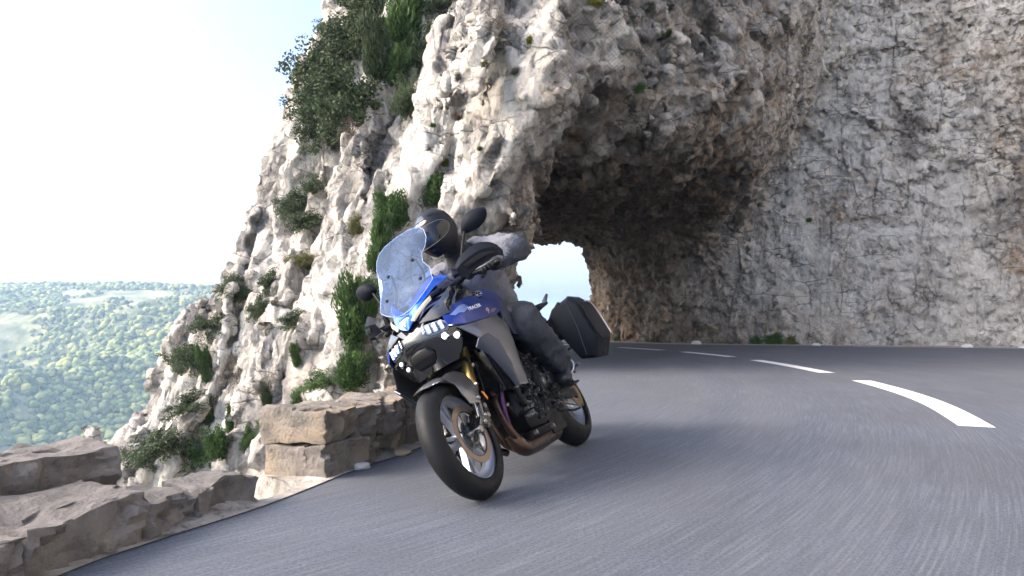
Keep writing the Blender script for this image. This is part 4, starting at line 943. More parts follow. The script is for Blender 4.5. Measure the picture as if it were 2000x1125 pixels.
# side panels
for s in (1, -1):
    def S(pts): return [(a, b * s, c) for a, b, c in pts]
    q = MB(); q.shell(S([(1.45, .185, .885), (1.36, .212, .930), (1.22, .205, .985), (1.08, .195, 1.02), (.98, .19, 1.035), (.90, .19, 1.05), (.74, .175, 1.08), (.60, .175, 1.06), (.56, .18, 1.0), (.62, .19, .945), (.78, .235, .905), (.93, .25, .865), (1.15, .255, .83), (1.38, .245, .805), (1.47, .20, .825)]), .006, .02, .05, 3, (.2, s, .2)); sp_ = q.build('side_panel', m_blue, BK, ang=50)
    q = MB(); q.shell(S([(1.43, .214, .873), (1.33, .232, .915), (1.245, .228, .935), (1.225, .240, .915), (1.29, .250, .885), (1.38, .238, .855)]), .005, .006, .02, 2, (.2, s, .2)); q.build('vent_cover', m_lblue, sp_, ang=50)
    q = MB(); q.shell(S([(1.43, .225, .800), (1.30, .262, .805), (1.13, .270, .825), (.95, .250, .86), (.90, .265, .79), (.98, .285, .69), (1.02, .285, .60), (.96, .235, .43), (1.12, .235, .435), (1.19, .265, .53), (1.27, .285, .63), (1.37, .285, .70)]), .006, .014, .04, 3, (.2, s, 0)); bl = q.build('lower_side_panel', m_gg, BK, ang=50)
    q = MB(); q.shell(S([(1.40, .285, .700), (1.33, .310, .715), (1.25, .315, .665), (1.18, .292, .54), (1.10, .245, .432), (1.14, .238, .428), (1.22, .255, .50), (1.32, .262, .61), (1.41, .255, .665)]), .006, .006, .02, 3, (.5, s, 0)); q.build('winglet', m_gm, bl, ang=50)
    q = MB(); q.shell(S([(.80, .225, .93), (.64, .20, .965), (.60, .205, .90), (.68, .22, .74), (.80, .235, .74)]), .005, .01, .04, 2, (0, s, 0)); q.build('frame_cover', m_gm, BK, ang=50)
    q = MB(); q.lathe((0, 0, 0), [(0, .004), (.018, .004), (.0215, .001), (.0215, -.012)], 32)
    ny_ = V3((.66, .62 * s, .42)).normalized(); nz2 = V3((-.25, -.25 * s, 1)); nz2 = (nz2 - ny_ * nz2.dot(ny_)).normalized(); nx2 = ny_.cross(nz2); bp_ = V3((.985, .222 * s, .998)) + ny_ * .010
    e_m = Matrix(((nx2.x, ny_.x, nz2.x, bp_.x), (nx2.y, ny_.y, nz2.y, bp_.y), (nx2.z, ny_.z, nz2.z, bp_.z), (0, 0, 0, 1)))
    q.bm.transform(e_m); em = q.build('badge', m_gblk, sp_)
    q = MB(); q.lathe((0, 0, 0), [(.0175, .004), (.0215, .0045), (.0215, .002)], 32)
    for k in range(3):
        w = R(90 + 120 * k); q.tube([(.004 * math.cos(w), .006, .004 * math.sin(w)), (.018 * math.cos(w), .006, .018 * math.sin(w))], .0016, .0016, 6)
        for dd in (-.28, .28): q.tube([(.008 * math.cos(w), .006, .008 * math.sin(w)), (.017 * math.cos(w + dd), .006, .017 * math.sin(w + dd))], .0010, .0010, 6)
    q.bm.transform(e_m); q.build('badge_emblem', m_steel, em)
# body core: tank, dash, inner cowling
q = MB(); q.grid([[(f_, w_ * k, u_ + dz * (1 - abs(k) ** 2.5)) for k in (-1, -.85, -.5, 0, .5, .85, 1)] for f_, w_, u_, dz in ((1.12, .14, 1.0, .06), (1.05, .18, 1.0, .11), (.92, .19, .99, .13), (.78, .185, .98, .12), (.64, .165, .95, .10), (.55, .12, .90, .06))], 0, 4)
q.build('fuel_tank', m_blue, BK, ang=60)
q = MB(); q.hull([(1.38, .10, .95), (1.38, -.10, .95), (1.42, .15, .80), (1.42, -.15, .80), (1.38, .08, .70), (1.38, -.08, .70), (1.10, .17, 1.03), (1.10, -.17, 1.03), (.60, .13, .95), (.60, -.13, .95), (.60, .14, .62), (.60, -.14, .62), (1.05, .17, .72), (1.05, -.17, .72)], .02); q.build('inner_fairing', m_blk, BK)
q = MB(); q.box((1.12, 0, 1.17), (.03, .17, .10), (0, -.5, 0), .01); q.box((1.135, 0, 1.10), (.05, .20, .03), None, .008); q.build('dashboard', m_blk, BK)
# ---- windscreen
def scr(l, u): return 1.45 - .6 * (u - 1.0) - 1.0 * l * l
so2 = [(0, 1.005), (.05, 1.012), (.082, 1.03), (.13, 1.062), (.183, 1.108), (.176, 1.19), (.145, 1.245), (.147, 1.30), (.172, 1.335), (.186, 1.39), (.178, 1.45), (.148, 1.488), (.09, 1.502), (0, 1.508)]
so2 = so2 + [(-a, b) for a, b in so2[::-1][1:-1]]
t_ = bmesh.new(); vs = [t_.verts.new((0, a, b)) for a, b in so2]; f = t_.faces.new(vs); bmesh.ops.triangulate(t_, faces=[f])
for _ in range(3): bmesh.ops.subdivide_edges(t_, edges=t_.edges[:], cuts=1); bmesh.ops.triangulate(t_, faces=t_.faces[:])
inn = [v for v in t_.verts if not v.is_boundary]
for _ in range(8): bmesh.ops.smooth_vert(t_, verts=inn, factor=.5, use_axis_x=True, use_axis_y=True, use_axis_z=True)
for v in t_.verts: v.co.x = scr(v.co.y, v.co.z)
q = MB(); q.join(t_); ws = q.build('windscreen', m_screen, BK, ang=70)
edge = [V3((scr(a, b), a, b)) for a, b in so2]; MB().tube(edge + [edge[0]], .0018, .0018, 6, 0, False).build('screen_edge', glassy('screen_edge_plastic', (.6, .75, 1), .3, .45, .1, (.7, .8, 1)), ws)
for a, b in ((.088, 1.29), (.118, 1.15), (-.088, 1.29), (-.118, 1.15)):
    q = MB(); q.lathe((0, 0, 0), [(0, .005), (.0055, .004), (.010, .001), (.010, -.006)], 20); q.bm.transform(Matrix.Translation((scr(a, b) + .003, a, b)) @ Matrix.Rotation(R(-90), 4, 'Z')); q.build('screen_bolt', m_blk, ws)
q = MB()
for s in (1, -1): q.tube([(1.36, .10 * s, 1.06), (1.24, .10 * s, 1.20), (1.23, .088 * s, 1.30)], .006, .006, 8, 4)
q.build('screen_bracket', m_blk, BK)
# ---- handlebar, guards, mirrors
q = MB(); q.tube([(.98, -.43, 1.10), (.99, -.30, 1.11), (1.04, -.17, 1.12), (1.075, -.05, 1.11), (1.075, .05, 1.11), (1.04, .17, 1.12), (.99, .30, 1.11), (.98, .43, 1.10)], .0115, .0115, 12, 5); hb = q.build('handlebar', m_eng, BK)
for s in (1, -1):
    MB().tube([(.985, .29 * s, 1.11), (.98, .42 * s, 1.10)], .017, .017, 14).build('grip', m_rub, hb)
    q = MB(); q.tube([(1.02, .24 * s, 1.115), (1.08, .27 * s, 1.11), (1.075, .36 * s, 1.10), (1.06, .43 * s, 1.10)], .006, .005, 8, 5); q.build('lever', m_alu, hb)
    q = MB(); q.box((1.03, .245 * s, 1.115), (.05, .035, .045), None, .008); q.box((1.055, .20 * s, 1.15), (.05, .06, .022), (0, 0, .3), .006); q.build('switch_block', m_blk, hb)
    hg = MB()
    top = [(1.245, .285, 1.135), (1.215, .33, 1.175), (1.13, .40, 1.215), (1.06, .455, 1.20), (1.00, .47, 1.175)]; mid = [(1.27, .29, 1.105), (1.255, .34, 1.125), (1.175, .42, 1.155), (1.09, .475, 1.15), (1.01, .485, 1.135)]
    low = [(1.245, .285, 1.055), (1.235, .34, 1.055), (1.165, .42, 1.085), (1.09, .47, 1.10), (1.01, .475, 1.10)]
    hg.grid([[(a, b * s, c) for a, b, c in r_] for r_ in (top, mid)], .006, 4); hg.grid([[(a, b * s, c) for a, b, c in r_] for r_ in (mid, low)], .006, 4)
    ho2 = hg.build('handguard', m_case, BK, ang=28)
    q = MB(); q.shell([(a, b * s, c) for a, b, c in ((1.262, .335, 1.108), (1.19, .412, 1.135), (1.10, .468, 1.137), (1.10, .470, 1.118), (1.19, .42, 1.108), (1.25, .345, 1.085))], .006, .006, .01, 2, (1, .4 * s, 0)); q.build('guard_insert', m_blk, ho2, ang=50)
    q = MB(); q.shell([(a, b * s, c) for a, b, c in ((1.20, .20, 1.075), (1.20, .27, 1.09), (1.23, .30, 1.085), (1.22, .275, 1.05), (1.19, .22, 1.045))], .01, .004, .01, 2, (1, 0, 0)); q.box((1.215, .255 * s, 1.065), (.02, .07, .016), (0, .2, -.3 * s), .004); q.build('turn_signal', m_case, BK)
    # mirror
    P0, P1 = V3((1.14, .29 * s, 1.16)), V3((1.06, (.352 if s > 0 else .328) * s, 1.322)); hd = [(1.05 - .15 * (l - .33), (l if s > 0 else l * .84 + .03) * s, u + (0 if s > 0 else .012)) for l, u in ((.330, 1.335), (.338, 1.362), (.352, 1.386), (.376, 1.405), (.404, 1.418), (.434, 1.424), (.464, 1.422), (.492, 1.414), (.512, 1.400), (.518, 1.382), (.511, 1.360), (.497, 1.340), (.478, 1.326), (.440, 1.314), (.400, 1.314), (.360, 1.320))]
    q = MB(); q.tube([P0 - V3((0, 0, .05)), P0, P0.lerp(P1, .5) + V3((.0, -.010 * s, 0)), P1 + V3((0, .01 * s, .02))], .010, .008, 12, 4); q.tube([P0 - V3((0, 0, .06)), P0 + V3((0, 0, .01))], .018, .014, 12); mo = q.build('mirror', m_blk, BK)
    hull_ = []; cc_ = sum((V3(p) for p in hd), V3()) / len(hd)
    t_ = bmesh.new(); r0 = [t_.verts.new(p) for p in hd]; k1 = [t_.verts.new(cc_ + (V3(p) - cc_) * .86 + V3((.026, 0, 0))) for p in hd]; k2 = [t_.verts.new(cc_ + (V3(p) - cc_) * .5 + V3((.042, 0, 0))) for p in hd]; k3 = t_.verts.new(cc_ + V3((.047, 0, 0))); n9 = len(hd)
    for a, b in ((r0, k1), (k1, k2)):
        for i in range(n9): t_.faces.new((a[i], a[(i + 1) % n9], b[(i + 1) % n9], b[i]))
    for i in range(n9): t_.faces.new((k2[i], k2[(i + 1) % n9], k3))
    t_.faces.new(r0[::-1]); bmesh.ops.subdivide_edges(t_, edges=t_.edges[:], cuts=1, use_grid_fill=True, smooth=.6); bmesh.ops.recalc_face_normals(t_, faces=t_.faces[:])
    q = MB(); q.join(t_); q.build('mirror_housing', m_case, mo, ang=50)
    q = MB(); q.shell([cc_ + (V3(p) - cc_) * .9 + V3((-.004, 0, 0)) for p in hd], .002, .0, .02, 0, (-1, 0, 0)); q.build('mirror_glass', simple('mirror_glass', (.8, .82, .85), .03, 1), mo)
# ---- engine
q = MB(); q.hull([(.98, y, u) for y in (-.13, .13) for u in (.30, .47)] + [(.55, y, u) for y in (-.15, .15) for u in (.26, .50)] + [(.72, y, .20) for y in (-.12, .12)] + [(.9, y, .21) for y in (-.1, .1)], .02)
eo = q.build('engine', m_eng, BK)
q = MB(); q.hull([(.80, y, .44) for y in (-.16, .16)] + [(1.0, y, .40) for y in (-.16, .16)] + [(.86, y, .66) for y in (-.17, .17)] + [(1.06, y, .62) for y in (-.17, .17)], .015)
for k in range(7): q.box((.93 + .012 * k, 0, .44 + .028 * k), (.21, .345, .006), (0, -.25, 0), .002)
q.build('cylinder_block', m_eng, eo)
def cover(f_, u_, r, y0, d_, mat, nb=8, nm='crankcase_cover'):
    q = MB(); s = 1 if d_ > 0 else -1; q.lathe((f_, y0, u_), [(0, d_), (r * .55, d_), (r * .60, d_ - .004 * s), (r * .82, d_ - .006 * s), (r * .95, d_ - .014 * s), (r, d_ - .026 * s), (r, 0)], 40); o_ = q.build(nm, mat, eo)
    MB().lathe((f_, y0, u_), [(0, d_ + .004 * s), (r * .22, d_ + .004 * s), (r * .28, d_), ], 24).build('cap', m_alu, o_)
    for k in range(nb): w = 2 * math.pi * k / nb + .2; MB().disc((f_ + r * 1.05 * math.cos(w), y0 + .012 * s, u_ + r * 1.05 * math.sin(w)), .0075, .02, n=10).build('bolt', m_alu, o_)
cover(.63, .435, .088, .145, .055, m_eng); cover(.60, .40, .098, -.145, -.05, m_eng); cover(.80, .335, .055, .135, .03, m_eng, 6)
rd = random.Random(4)
# hull pieces, hoses, brackets and bolts round the engine
for hp in ([(.70, .16, .52), (.86, .165, .56), (.90, .165, .50), (.78, .16, .44), (.70, .19, .51), (.84, .195, .54), (.86, .195, .50), (.78, .19, .46)], [(.42, .12, .60), (.58, .14, .64), (.62, .14, .52), (.45, .12, .46), (.44, .155, .58), (.57, .17, .61), (.59, .17, .54), (.46, .155, .48)], [(.93, .13, .42), (1.04, .12, .44), (1.06, .12, .30), (.95, .13, .28), (.95, .165, .40), (1.03, .155, .42), (1.04, .155, .32), (.96, .165, .30)]): MB().hull(hp, .008).build('engine_casing', m_eng, eo)
for hp, hr in (([(.98, .17, .50), (1.04, .19, .44), (1.03, .18, .36), (.94, .17, .32), (.86, .165, .28)], .017), ([(.86, .19, .62), (.96, .20, .56), (1.08, .20, .55)], .013), ([(.72, .17, .33), (.80, .19, .27), (.92, .18, .24)], .008), ([(1.12, .05, .46), (1.06, .10, .38), (1.03, .12, .30)], .018), ([(.52, .17, .55), (.66, .19, .60), (.80, .18, .64)], .007), ([(1.0, .19, .58), (.98, .205, .46), (.88, .20, .36), (.90, .19, .27)], .005), ([(.80, .20, .60), (.72, .215, .52), (.74, .20, .36), (.84, .19, .24)], .005)): MB().tube(hp, hr, hr, 10, 6).build('hose', m_rub, eo)
q = MB()
for p in ((1.04, .19, .44), (.94, .172, .32), (.96, .20, .56), (1.06, .10, .38)): q.disc(p, .021, .014, (.3, .1, 1), 16)
for _ in range(70):
    ff, uu = rd.uniform(.42, 1.08), rd.uniform(.24, .62); yy = .16 + rd.uniform(0, .035); q.disc((ff, yy, uu), rd.uniform(.004, .010), .03, n=8)
for _ in range(30):
    a = V3((rd.uniform(.42, 1.0), rd.uniform(.14, .18), rd.uniform(.24, .58))); q.box(a, (rd.uniform(.02, .05), .012, rd.uniform(.008, .02)), (0, rd.uniform(-1, 1), 0), .002)
q.build('engine_fittings', m_alu, eo, kind='stuff')
q = MB(); q.hull([(.62, .05, .20), (.62, .14, .20), (1.0, .05, .20), (1.0, .13, .20), (.62, .05, .15), (.62, .12, .16), (.98, .05, .15), (.98, .11, .16)], .01); q.build('sump', m_eng, eo); 
for hp in ((.95, .135, .18), (.70, .145, .175)): MB().disc(hp, .012, .02, n=12).build('bolt', m_steel, eo)
# radiator
q = MB(); q.box((1.15, 0, .575), (.035, .36, .27), (0, .22, 0), .006); ro = q.build('radiator', m_gblk, BK)
q = MB()
for k in range(40): q.box((1.170 - .0014 * (k - 20), 0, .575 + (k - 19.5) * .0063), (.008, .33, .0018), (0, .22, 0), 0)
q.build('radiator_fin', m_eng, ro, kind='stuff')
for s in (1, -1): MB().box((1.14, .19 * s, .575), (.05, .02, .28), (0, .22, 0), .006).build('radiator_tank', m_eng, ro)
# exhaust
for y, m_ in ((-.09, m_exh), (0, m_exh), (.09, m_vio)):
    MB().tube([(1.03, y, .50), (1.12, y, .44), (1.135, y * .95, .33), (1.09, y * .8, .21), (1.0, y * .6, .155)], .020, .020, 16, 8).build('header_pipe', m_exh if y < .05 else m_exh, BK)
MB().tube([(1.05, .15, .50), (1.115, .14, .46), (1.14, .115, .37), (1.12, .085, .27)], .013, .015, 14, 6).build('header_pipe', m_vio, BK, 'violet heat tinted pipe')
q = MB(); q.tube([(1.08, .045, .235), (1.055, .055, .165), (1.0, .055, .135), (.93, .05, .13), (.80, .045, .135)], .040, .050, 22, 6); q.tube([(.82, .04, .137), (.74, .035, .14), (.55, .02, .15), (.36, .0, .16)], .055, .062, 22, 4); ex = q.build('exhaust_collector', m_exh, BK)
MB().tube([(1.058, .052, .178), (1.045, .054, .16)], .045, .045, 22).build('exhaust_clamp', m_alu, ex)
MB().hull([(.34, y, u) for y in (-.11, .10) for u in (.14, .28)] + [(.60, y, u) for y in (-.11, .10) for u in (.13, .27)], .02).build('silencer', m_eng, BK)
# ---- frame, seat, tail, swingarm
for s in (1, -1):
    q = MB(); q.hull([(1.05, .13 * s, .86), (1.10, .13 * s, .78), (.62, .17 * s, .62), (.50, .15 * s, .60), (.48, .14 * s, .40), (.56, .14 * s, .38), (1.05, .10 * s, .86), (1.10, .10 * s, .78), (.62, .14 * s, .62), (.50, .12 * s, .60), (.48, .11 * s, .40), (.56, .11 * s, .38)], .012); q.build('frame', m_eng, BK)
    q = MB(); q.hull([(.50, .125 * s, .42), (.50, .125 * s, .34), (.30, .135 * s, .43), (.30, .135 * s, .33), (-.04, .125 * s, .34), (-.04, .125 * s, .28), (.50, .095 * s, .42), (.50, .095 * s, .34), (.30, .10 * s, .43), (.30, .10 * s, .33), (-.04, .10 * s, .34), (-.04, .10 * s, .28)], .01); q.build('swingarm', m_eng, BK)
    q = MB(); q.tube([(.40, .13 * s, .52), (.30, .175 * s, .42), (.30, .18 * s, .36), (.42, .16 * s, .36)], .009, .009, 8); q.tube([(.32, .15 * s, .355), (.32, .255 * s, .355)], .014, .012, 12); q.hull([(.27, .165 * s, .50), (.42, .155 * s, .56), (.44, .155 * s, .42), (.28, .17 * s, .36), (.27, .175 * s, .50), (.42, .165 * s, .56), (.44, .165 * s, .42), (.28, .18 * s, .36)], .004); q.build('footpeg', m_alu, BK)
    q = MB(); q.hull([(.10, .155 * s, .60), (.22, .155 * s, .60), (.08, .19 * s, .46), (.12, .19 * s, .46), (.10, .165 * s, .60), (.22, .165 * s, .60), (.08, .20 * s, .46), (.12, .20 * s, .46)], .004); q.tube([(.10, .18 * s, .46), (.10, .28 * s, .47)], .012, .012, 12); q.build('passenger_footpeg', m_alu, BK)
    q = MB(); q.tube([(-.02, .12 * s, .93), (-.10, .165 * s, .965), (-.24, .17 * s, 1.0), (-.34, .15 * s, 1.02)], .016, .014, 12, 5); q.hull([(-.20, .145 * s, .985), (-.34, .13 * s, 1.035), (-.36, .16 * s, 1.04), (-.22, .185 * s, .99), (-.20, .15 * s, 1.0), (-.35, .145 * s, 1.05)], .005); q.build('grab_rail', m_blk, BK)
    # left / right luggage case
    cs_ = lambda f_, k_, ex_: [(f_, (.315 + (l - .34) * k_ * .97 + ex_) * s, .69 + (u - .69) * k_) for l, u in ((.185, .86), (.25, .915), (.405, .935), (.455, .86), (.468, .58), (.375, .46), (.27, .505), (.215, .72))]
    f1, f2, f3 = cs_(-.075, .90, 0), cs_(-.12, 1.0, 0), cs_(-.42, 1.0, 0); f4 = cs_(-.48, .86, 0)
    t_ = bmesh.new(); rg = [[t_.verts.new(p) for p in r_] for r_ in (f1, f2, f3, f4)]
    for a, b in zip(rg, rg[1:]):
        for i in range(8): t_.faces.new((a[i], a[(i + 1) % 8], b[(i + 1) % 8], b[i]))
    t_.faces.new(rg[0][::-1]); t_.faces.new(rg[-1]); bmesh.ops.recalc_face_normals(t_, faces=t_.faces[:]); bmesh.ops.bevel(t_, geom=t_.edges[:], offset=.008, segments=2, profile=.6, affect='EDGES', clamp_overlap=True)
    q = MB(); q.join(t_); cso = q.build('side_case', m_case, BK, 'hard black luggage case', ang=30)
    q = MB(); q.shell([(-.11, 0.438 * s, .83), (-.40, 0.438 * s, .83), (-.43, 0.446 * s, .60), (-.36, 0.446 * s, .565), (-.14, 0.446 * s, .565), (-.10, 0.444 * s, .62)], .006, .006, .03, 2, (0, s, 0)); q.build('case_panel', m_gm2, cso, ang=50)
    q = MB(); q.tube([(-.25, 0.434 * s, .868), (-.40, 0.434 * s, .862), (-.452, 0.440 * s, .75), (-.452, 0.444 * s, .60)], .0045, .0045, 8, 4); q.build('case_trim', m_steel, cso)
    q = MB(); r1 = [V3(p) for p in ((-.071, .36 * s, .905), (-.069, .345 * s, .70), (-.071, .31 * s, .515))]; q.tube(r1, .0014, .0014, 6); q.tube([(-.071, .36 * s, .905), (-.12, .375 * s, .938), (-.42, .375 * s, .938)], .0022, .0022, 6); q.build('case_seam', m_gblk, cso)
    q = MB(); q.box((-.10, .27 * s, .90), (.04, .09, .03), (.5 * s, 0, 0), .006); q.box((-.088, .28 * s, .885), (.02, .05, .016), (.5 * s, 0, 0), .004); q.build('case_latch', m_blk, cso)
    q = MB(); q.tube([(-.12, .13 * s, .84), (-.14, .20 * s, .83), (-.30, .20 * s, .83), (-.34, .13 * s, .85)], .010, .010, 10, 4); q.tube([(.12, .16 * s, .56), (-.05, .215 * s, .60), (-.20, .21 * s, .62)], .009, .009, 10, 4); q.build('case_mount', m_eng, BK)
    q = MB(); q.box((-.02, .19 * s, .50), (.06, .05, .08), (0, .3, .2), .008); q.tube([(.02, .17 * s, .55), (-.03, .19 * s, .44)], .014, .014, 10); q.build('suspension_unit', m_alu, BK)
q = MB(); q.grid([[(f_, w_ * k, u_ - dz * abs(k) ** 3) for k in (-1, -.9, -.5, 0, .5, .9, 1)] for f_, w_, u_, dz in ((.60, .08, .90, .06), (.50, .11, .865, .07), (.34, .16, .85, .09), (.18, .17, .855, .09), (.08, .16, .895, .10), (-.02, .15, .93, .12), (-.20, .14, .94, .12), (-.34, .11, .93, .10))], .01, 4); q.build('seat', m_seat, BK, ang=60)
q = MB(); q.hull([(.45, y, .80) for y in (-.13, .13)] + [(.45, y, .62) for y in (-.12, .12)] + [(-.36, y, .90) for y in (-.10, .10)] + [(-.44, y, .84) for y in (-.07, .07)] + [(.0, y, .84) for y in (-.145, .145)] + [(-.30, y, .78) for y in (-.08, .08)] + [(.15, y, .60) for y in (-.10, .10)], .012); to = q.build('tail_unit', m_blk, BK)
for s in (1, -1):
    MB().hull([(.12, .14 * s, .88), (.10, .165 * s, .80), (-.02, .165 * s, .78), (-.18, .14 * s, .82), (-.22, .13 * s, .90), (-.05, .15 * s, .935), (.05, .15 * s, .93), (.05, .10 * s, .90), (-.18, .08 * s, .86), (.08, .10 * s, .79)], .012).build('tail_side', m_gm, BK)
    q = MB(); q.hull([(.06, .12 * s, .94), (.04, .165 * s, .93), (-.10, .185 * s, .965), (-.24, .18 * s, 1.01), (-.12, .13 * s, .985), (.0, .12 * s, .975), (-.22, .14 * s, 1.02), (-.02, .165 * s, .985)], .01); q.build('grab_rail', m_case, BK)
    MB().hull([(-.19, .16 * s, .99), (-.40, .15 * s, 1.075), (-.42, .175 * s, 1.085), (-.21, .20 * s, 1.0), (-.20, .165 * s, 1.02), (-.40, .165 * s, 1.10), (-.22, .19 * s, 1.025)], .006).build('grab_handle', m_gm, BK)
    MB().hull([(-.06, .12 * s, .84), (-.06, .20 * s, .86), (-.34, .12 * s, .86), (-.34, .19 * s, .87), (-.08, .12 * s, .70), (-.08, .20 * s, .68), (-.30, .12 * s, .76), (-.30, .18 * s, .70)], .01).build('case_rack', m_blk, BK)
MB().hull([(.22, y, .40) for y in (-.07, .07)] + [(.45, y, .58) for y in (-.09, .09)] + [(.10, y, .66) for y in (-.07, .07)] + [(.40, y, .36) for y in (-.08, .08)], .01).build('rear_mudguard', m_blk, BK)
q = MB(); q.tube([(.50, .115, .455), (.25, .118, .42), (.0, .118, .40), (-.09, .118, .36), (-.10, .118, .315), (-.07, .118, .25), (.0, .118, .225), (.5, .118, .335)], .006, .006, 8, 4); q.build('drive_chain', m_chain, BK)
q = MB(); q.lathe((0, .118, .315), [(.045, -.004), (.088, -.004), (.088, .004), (.045, .004)], 44, close=True); q.build('sprocket', m_chain, rw_)
q = MB(); q.hull([(.42, .10, .48), (.42, .135, .48), (.05, .10, .45), (.05, .135, .45), (-.06, .10, .42), (-.06, .135, .42), (.0, .13, .43), (.3, .135, .445)], .003); q.build('chain_guard', m_blk, BK)
q = MB(); q.tube([(.52, .15, .25), (.40, .19, .21), (.28, .20, .205)], .008, .008, 8, 4); q.tube([(.44, .17, .30), (.56, .19, .34), (.62, .20, .38)], .006, .006, 8, 4); q.disc((.62, .21, .38), .010, .04, n=10); q.build('side_stand', m_eng, BK)
# lettering on the panels
def text(body, size, mat, parent, M_, name='lettering', shear=0., ext=.0004):
    cu = bpy.data.curves.new(name, 'FONT'); cu.body = body; cu.size = size; cu.extrude = ext; cu.shear = shear; cu.align_x = 'CENTER'; cu.align_y = 'CENTER'; cu.resolution_u = 3
    tmp = bpy.data.objects.new(name, cu); C.objects.link(tmp); bpy.context.view_layer.update(); me = bpy.data.meshes.new_from_object(tmp.evaluated_get(bpy.context.evaluated_depsgraph_get())); bpy.data.objects.remove(tmp)
    me.name = name; me.transform(M_); return obj(name, me, mat, parent)
m_white = simple('white_lettering', (.75, .76, .78), .35); m_bronze = simple('bronze_lettering', (.55, .36, .20), .35, .4)
def side_M(p, right, up):   # right = reading direction
    r_ = V3(right).normalized(); u_ = V3(up); u_ = (u_ - r_ * u_.dot(r_)).normalized(); n_ = r_.cross(u_); return Matrix(((r_.x, u_.x, n_.x, p[0]), (r_.y, u_.y, n_.y, p[1]), (r_.z, u_.z, n_.z, p[2]), (0, 0, 0, 1)))
sx2 = lambda k_: Matrix.Diagonal((k_, 1, 1, 1))
text('TRACER', .030, m_white, BK, side_M((1.24, .270, .888), (-1, -.06, .18), (0, -.2, 1)) @ sx2(2.0), shear=.3)
text('9', .046, m_bronze, BK, side_M((1.12, .281, .860), (-1, -.0, .2), (0, -.1, 1)) @ sx2(1.8), shear=.3)
text('GT+', .022, m_bronze, BK, side_M((1.03, .281, .868), (-1, -.0, .2), (0, -.1, 1)) @ sx2(1.9), shear=.3)
# ------------------------------------------------------------------ rider (same local axes as the machine)
def skin_obj(name, joints, edges, mat, parent, sub=2, root=0, disp=0., smooth_=1, extra=None):
    m_ = bpy.data.meshes.new(name); m_.from_pydata([j[0] for j in joints], edges, []); o_ = bpy.data.objects.new(name, m_); C.objects.link(o_)
    md = o_.modifiers.new('s', 'SKIN'); md.branch_smoothing = .6; md.use_smooth_shade = True
    for i, j in enumerate(joints):
        r = j[1]; r = (r, r) if isinstance(r, (int, float)) else r; sv = m_.skin_vertices[0].data[i]; sv.radius = r; sv.use_root = (i == root)
    ss = o_.modifiers.new('u', 'SUBSURF'); ss.levels = sub; ss.render_levels = sub
    bpy.context.view_layer.update(); ev = bpy.data.meshes.new_from_object(o_.evaluated_get(bpy.context.evaluated_depsgraph_get())); bpy.data.objects.remove(o_); ev.name = name
    n = len(ev.vertices)
    if disp:
        co = np.empty(n * 3, np.float32); ev.vertices.foreach_get('co', co); co = co.reshape(-1, 3); no = np.empty(n * 3, np.float32); ev.vertices.foreach_get('normal', no); no = no.reshape(-1, 3)
        d_ = fbm(co * np.array((11, 6, 13), np.float32) + 3, 3, ridge=True) * disp + fbm(co * 30, 2) * disp * .25; co += no * d_[:, None]; ev.vertices.foreach_set('co', co.ravel())
    ev.polygons.foreach_set('use_smooth', [True] * len(ev.polygons))
    return obj(name, ev, mat, parent)
t = NT('jacket_fabric'); c = t.coord(); t.set(Roughness=.8); t.l(t.mix(t.noise(c, 30, 4), (.10, .105, .125), (.17, .175, .205)), t.b.inputs['Base Color']); t.bump(t.math('ADD', t.noise(c, 18, 5, .6, .6), t.math('MULTIPLY', t.noise(c, 300, 2), .1)), .6, .03); m_jk = t.m
t = NT('trouser_fabric'); c = t.coord(); t.set(Roughness=.75); t.l(t.mix(t.noise(c, 26, 4), (.014, .016, .022), (.032, .037, .05)), t.b.inputs['Base Color']); t.bump(t.math('ADD', t.noise(c, 15, 5, .6, .6), t.math('MULTIPLY', t.noise(c, 300, 2), .1)), .7, .03); m_tr = t.m
t = NT('sleeve_fabric'); c = t.coord(); t.set(Roughness=.6); t.l(t.mix(t.noise(c, 26, 4), (.018, .022, .034), (.04, .047, .07)), t.b.inputs['Base Color']); t.bump(t.noise(c, 15, 5, .6, .6), 1., .03); m_slv = t.m
m_dk = simple('dark_fabric', (.013, .013, .017), .75, bump=(60, .4, .004), var=.2); m_lea = simple('boot_leather', (.014, .015, .019), .38, bump=(45, .4, .003), var=.3); m_skin = simple('skin', (.45, .28, .20), .5); m_refl = simple('reflective_piping', (.55, .57, .6), .4)
PV = (.24, .03, .93); WS = (.33, .055, 1.08); CH = (.50, .085, 1.25); NK = (.66, .105, 1.385); HDc = (.80, .105, 1.505)
SL = (.61, .262, 1.355); SR = (.66, -.095, 1.335); EL = (.75, .49, 1.17); ER = (.74, -.32, 1.19); WL = (.925, .37, 1.115); WR = (.925, -.36, 1.115)
HL = (.27, .13, .90); HR = (.27, -.09, .90); KL = (.66, .275, .775); KR = (.66, -.265, .79); AL_ = (.285, .225, .465); AR_ = (.285, -.225, .47)
lp = lambda a, b, k: tuple(a[i] + (b[i] - a[i]) * k for i in range(3))
J = [(PV, (.15, .13)), (WS, (.13, .105)), (CH, (.165, .12)), (NK, .06), (HDc, .085), (SL, .065), (lp(SL, EL, .5), .05), (EL, .043), (WL, .028), (SR, .065), (lp(SR, ER, .5), .05), (ER, .043), (WR, .028), (HL, .085), (lp(HL, KL, .5), .075), (KL, .055), (lp(KL, AL_, .4), .052), (AL_, .035), (HR, .085), (lp(HR, KR, .5), .075), (KR, .055), (lp(KR, AR_, .4), .052), (AR_, .035)]
Ed = [(0, 1), (1, 2), (2, 3), (3, 4), (2, 5), (5, 6), (6, 7), (7, 8), (2, 9), (9, 10), (10, 11), (11, 12), (0, 13), (13, 14), (14, 15), (15, 16), (16, 17), (0, 18), (18, 19), (19, 20), (20, 21), (21, 22)]
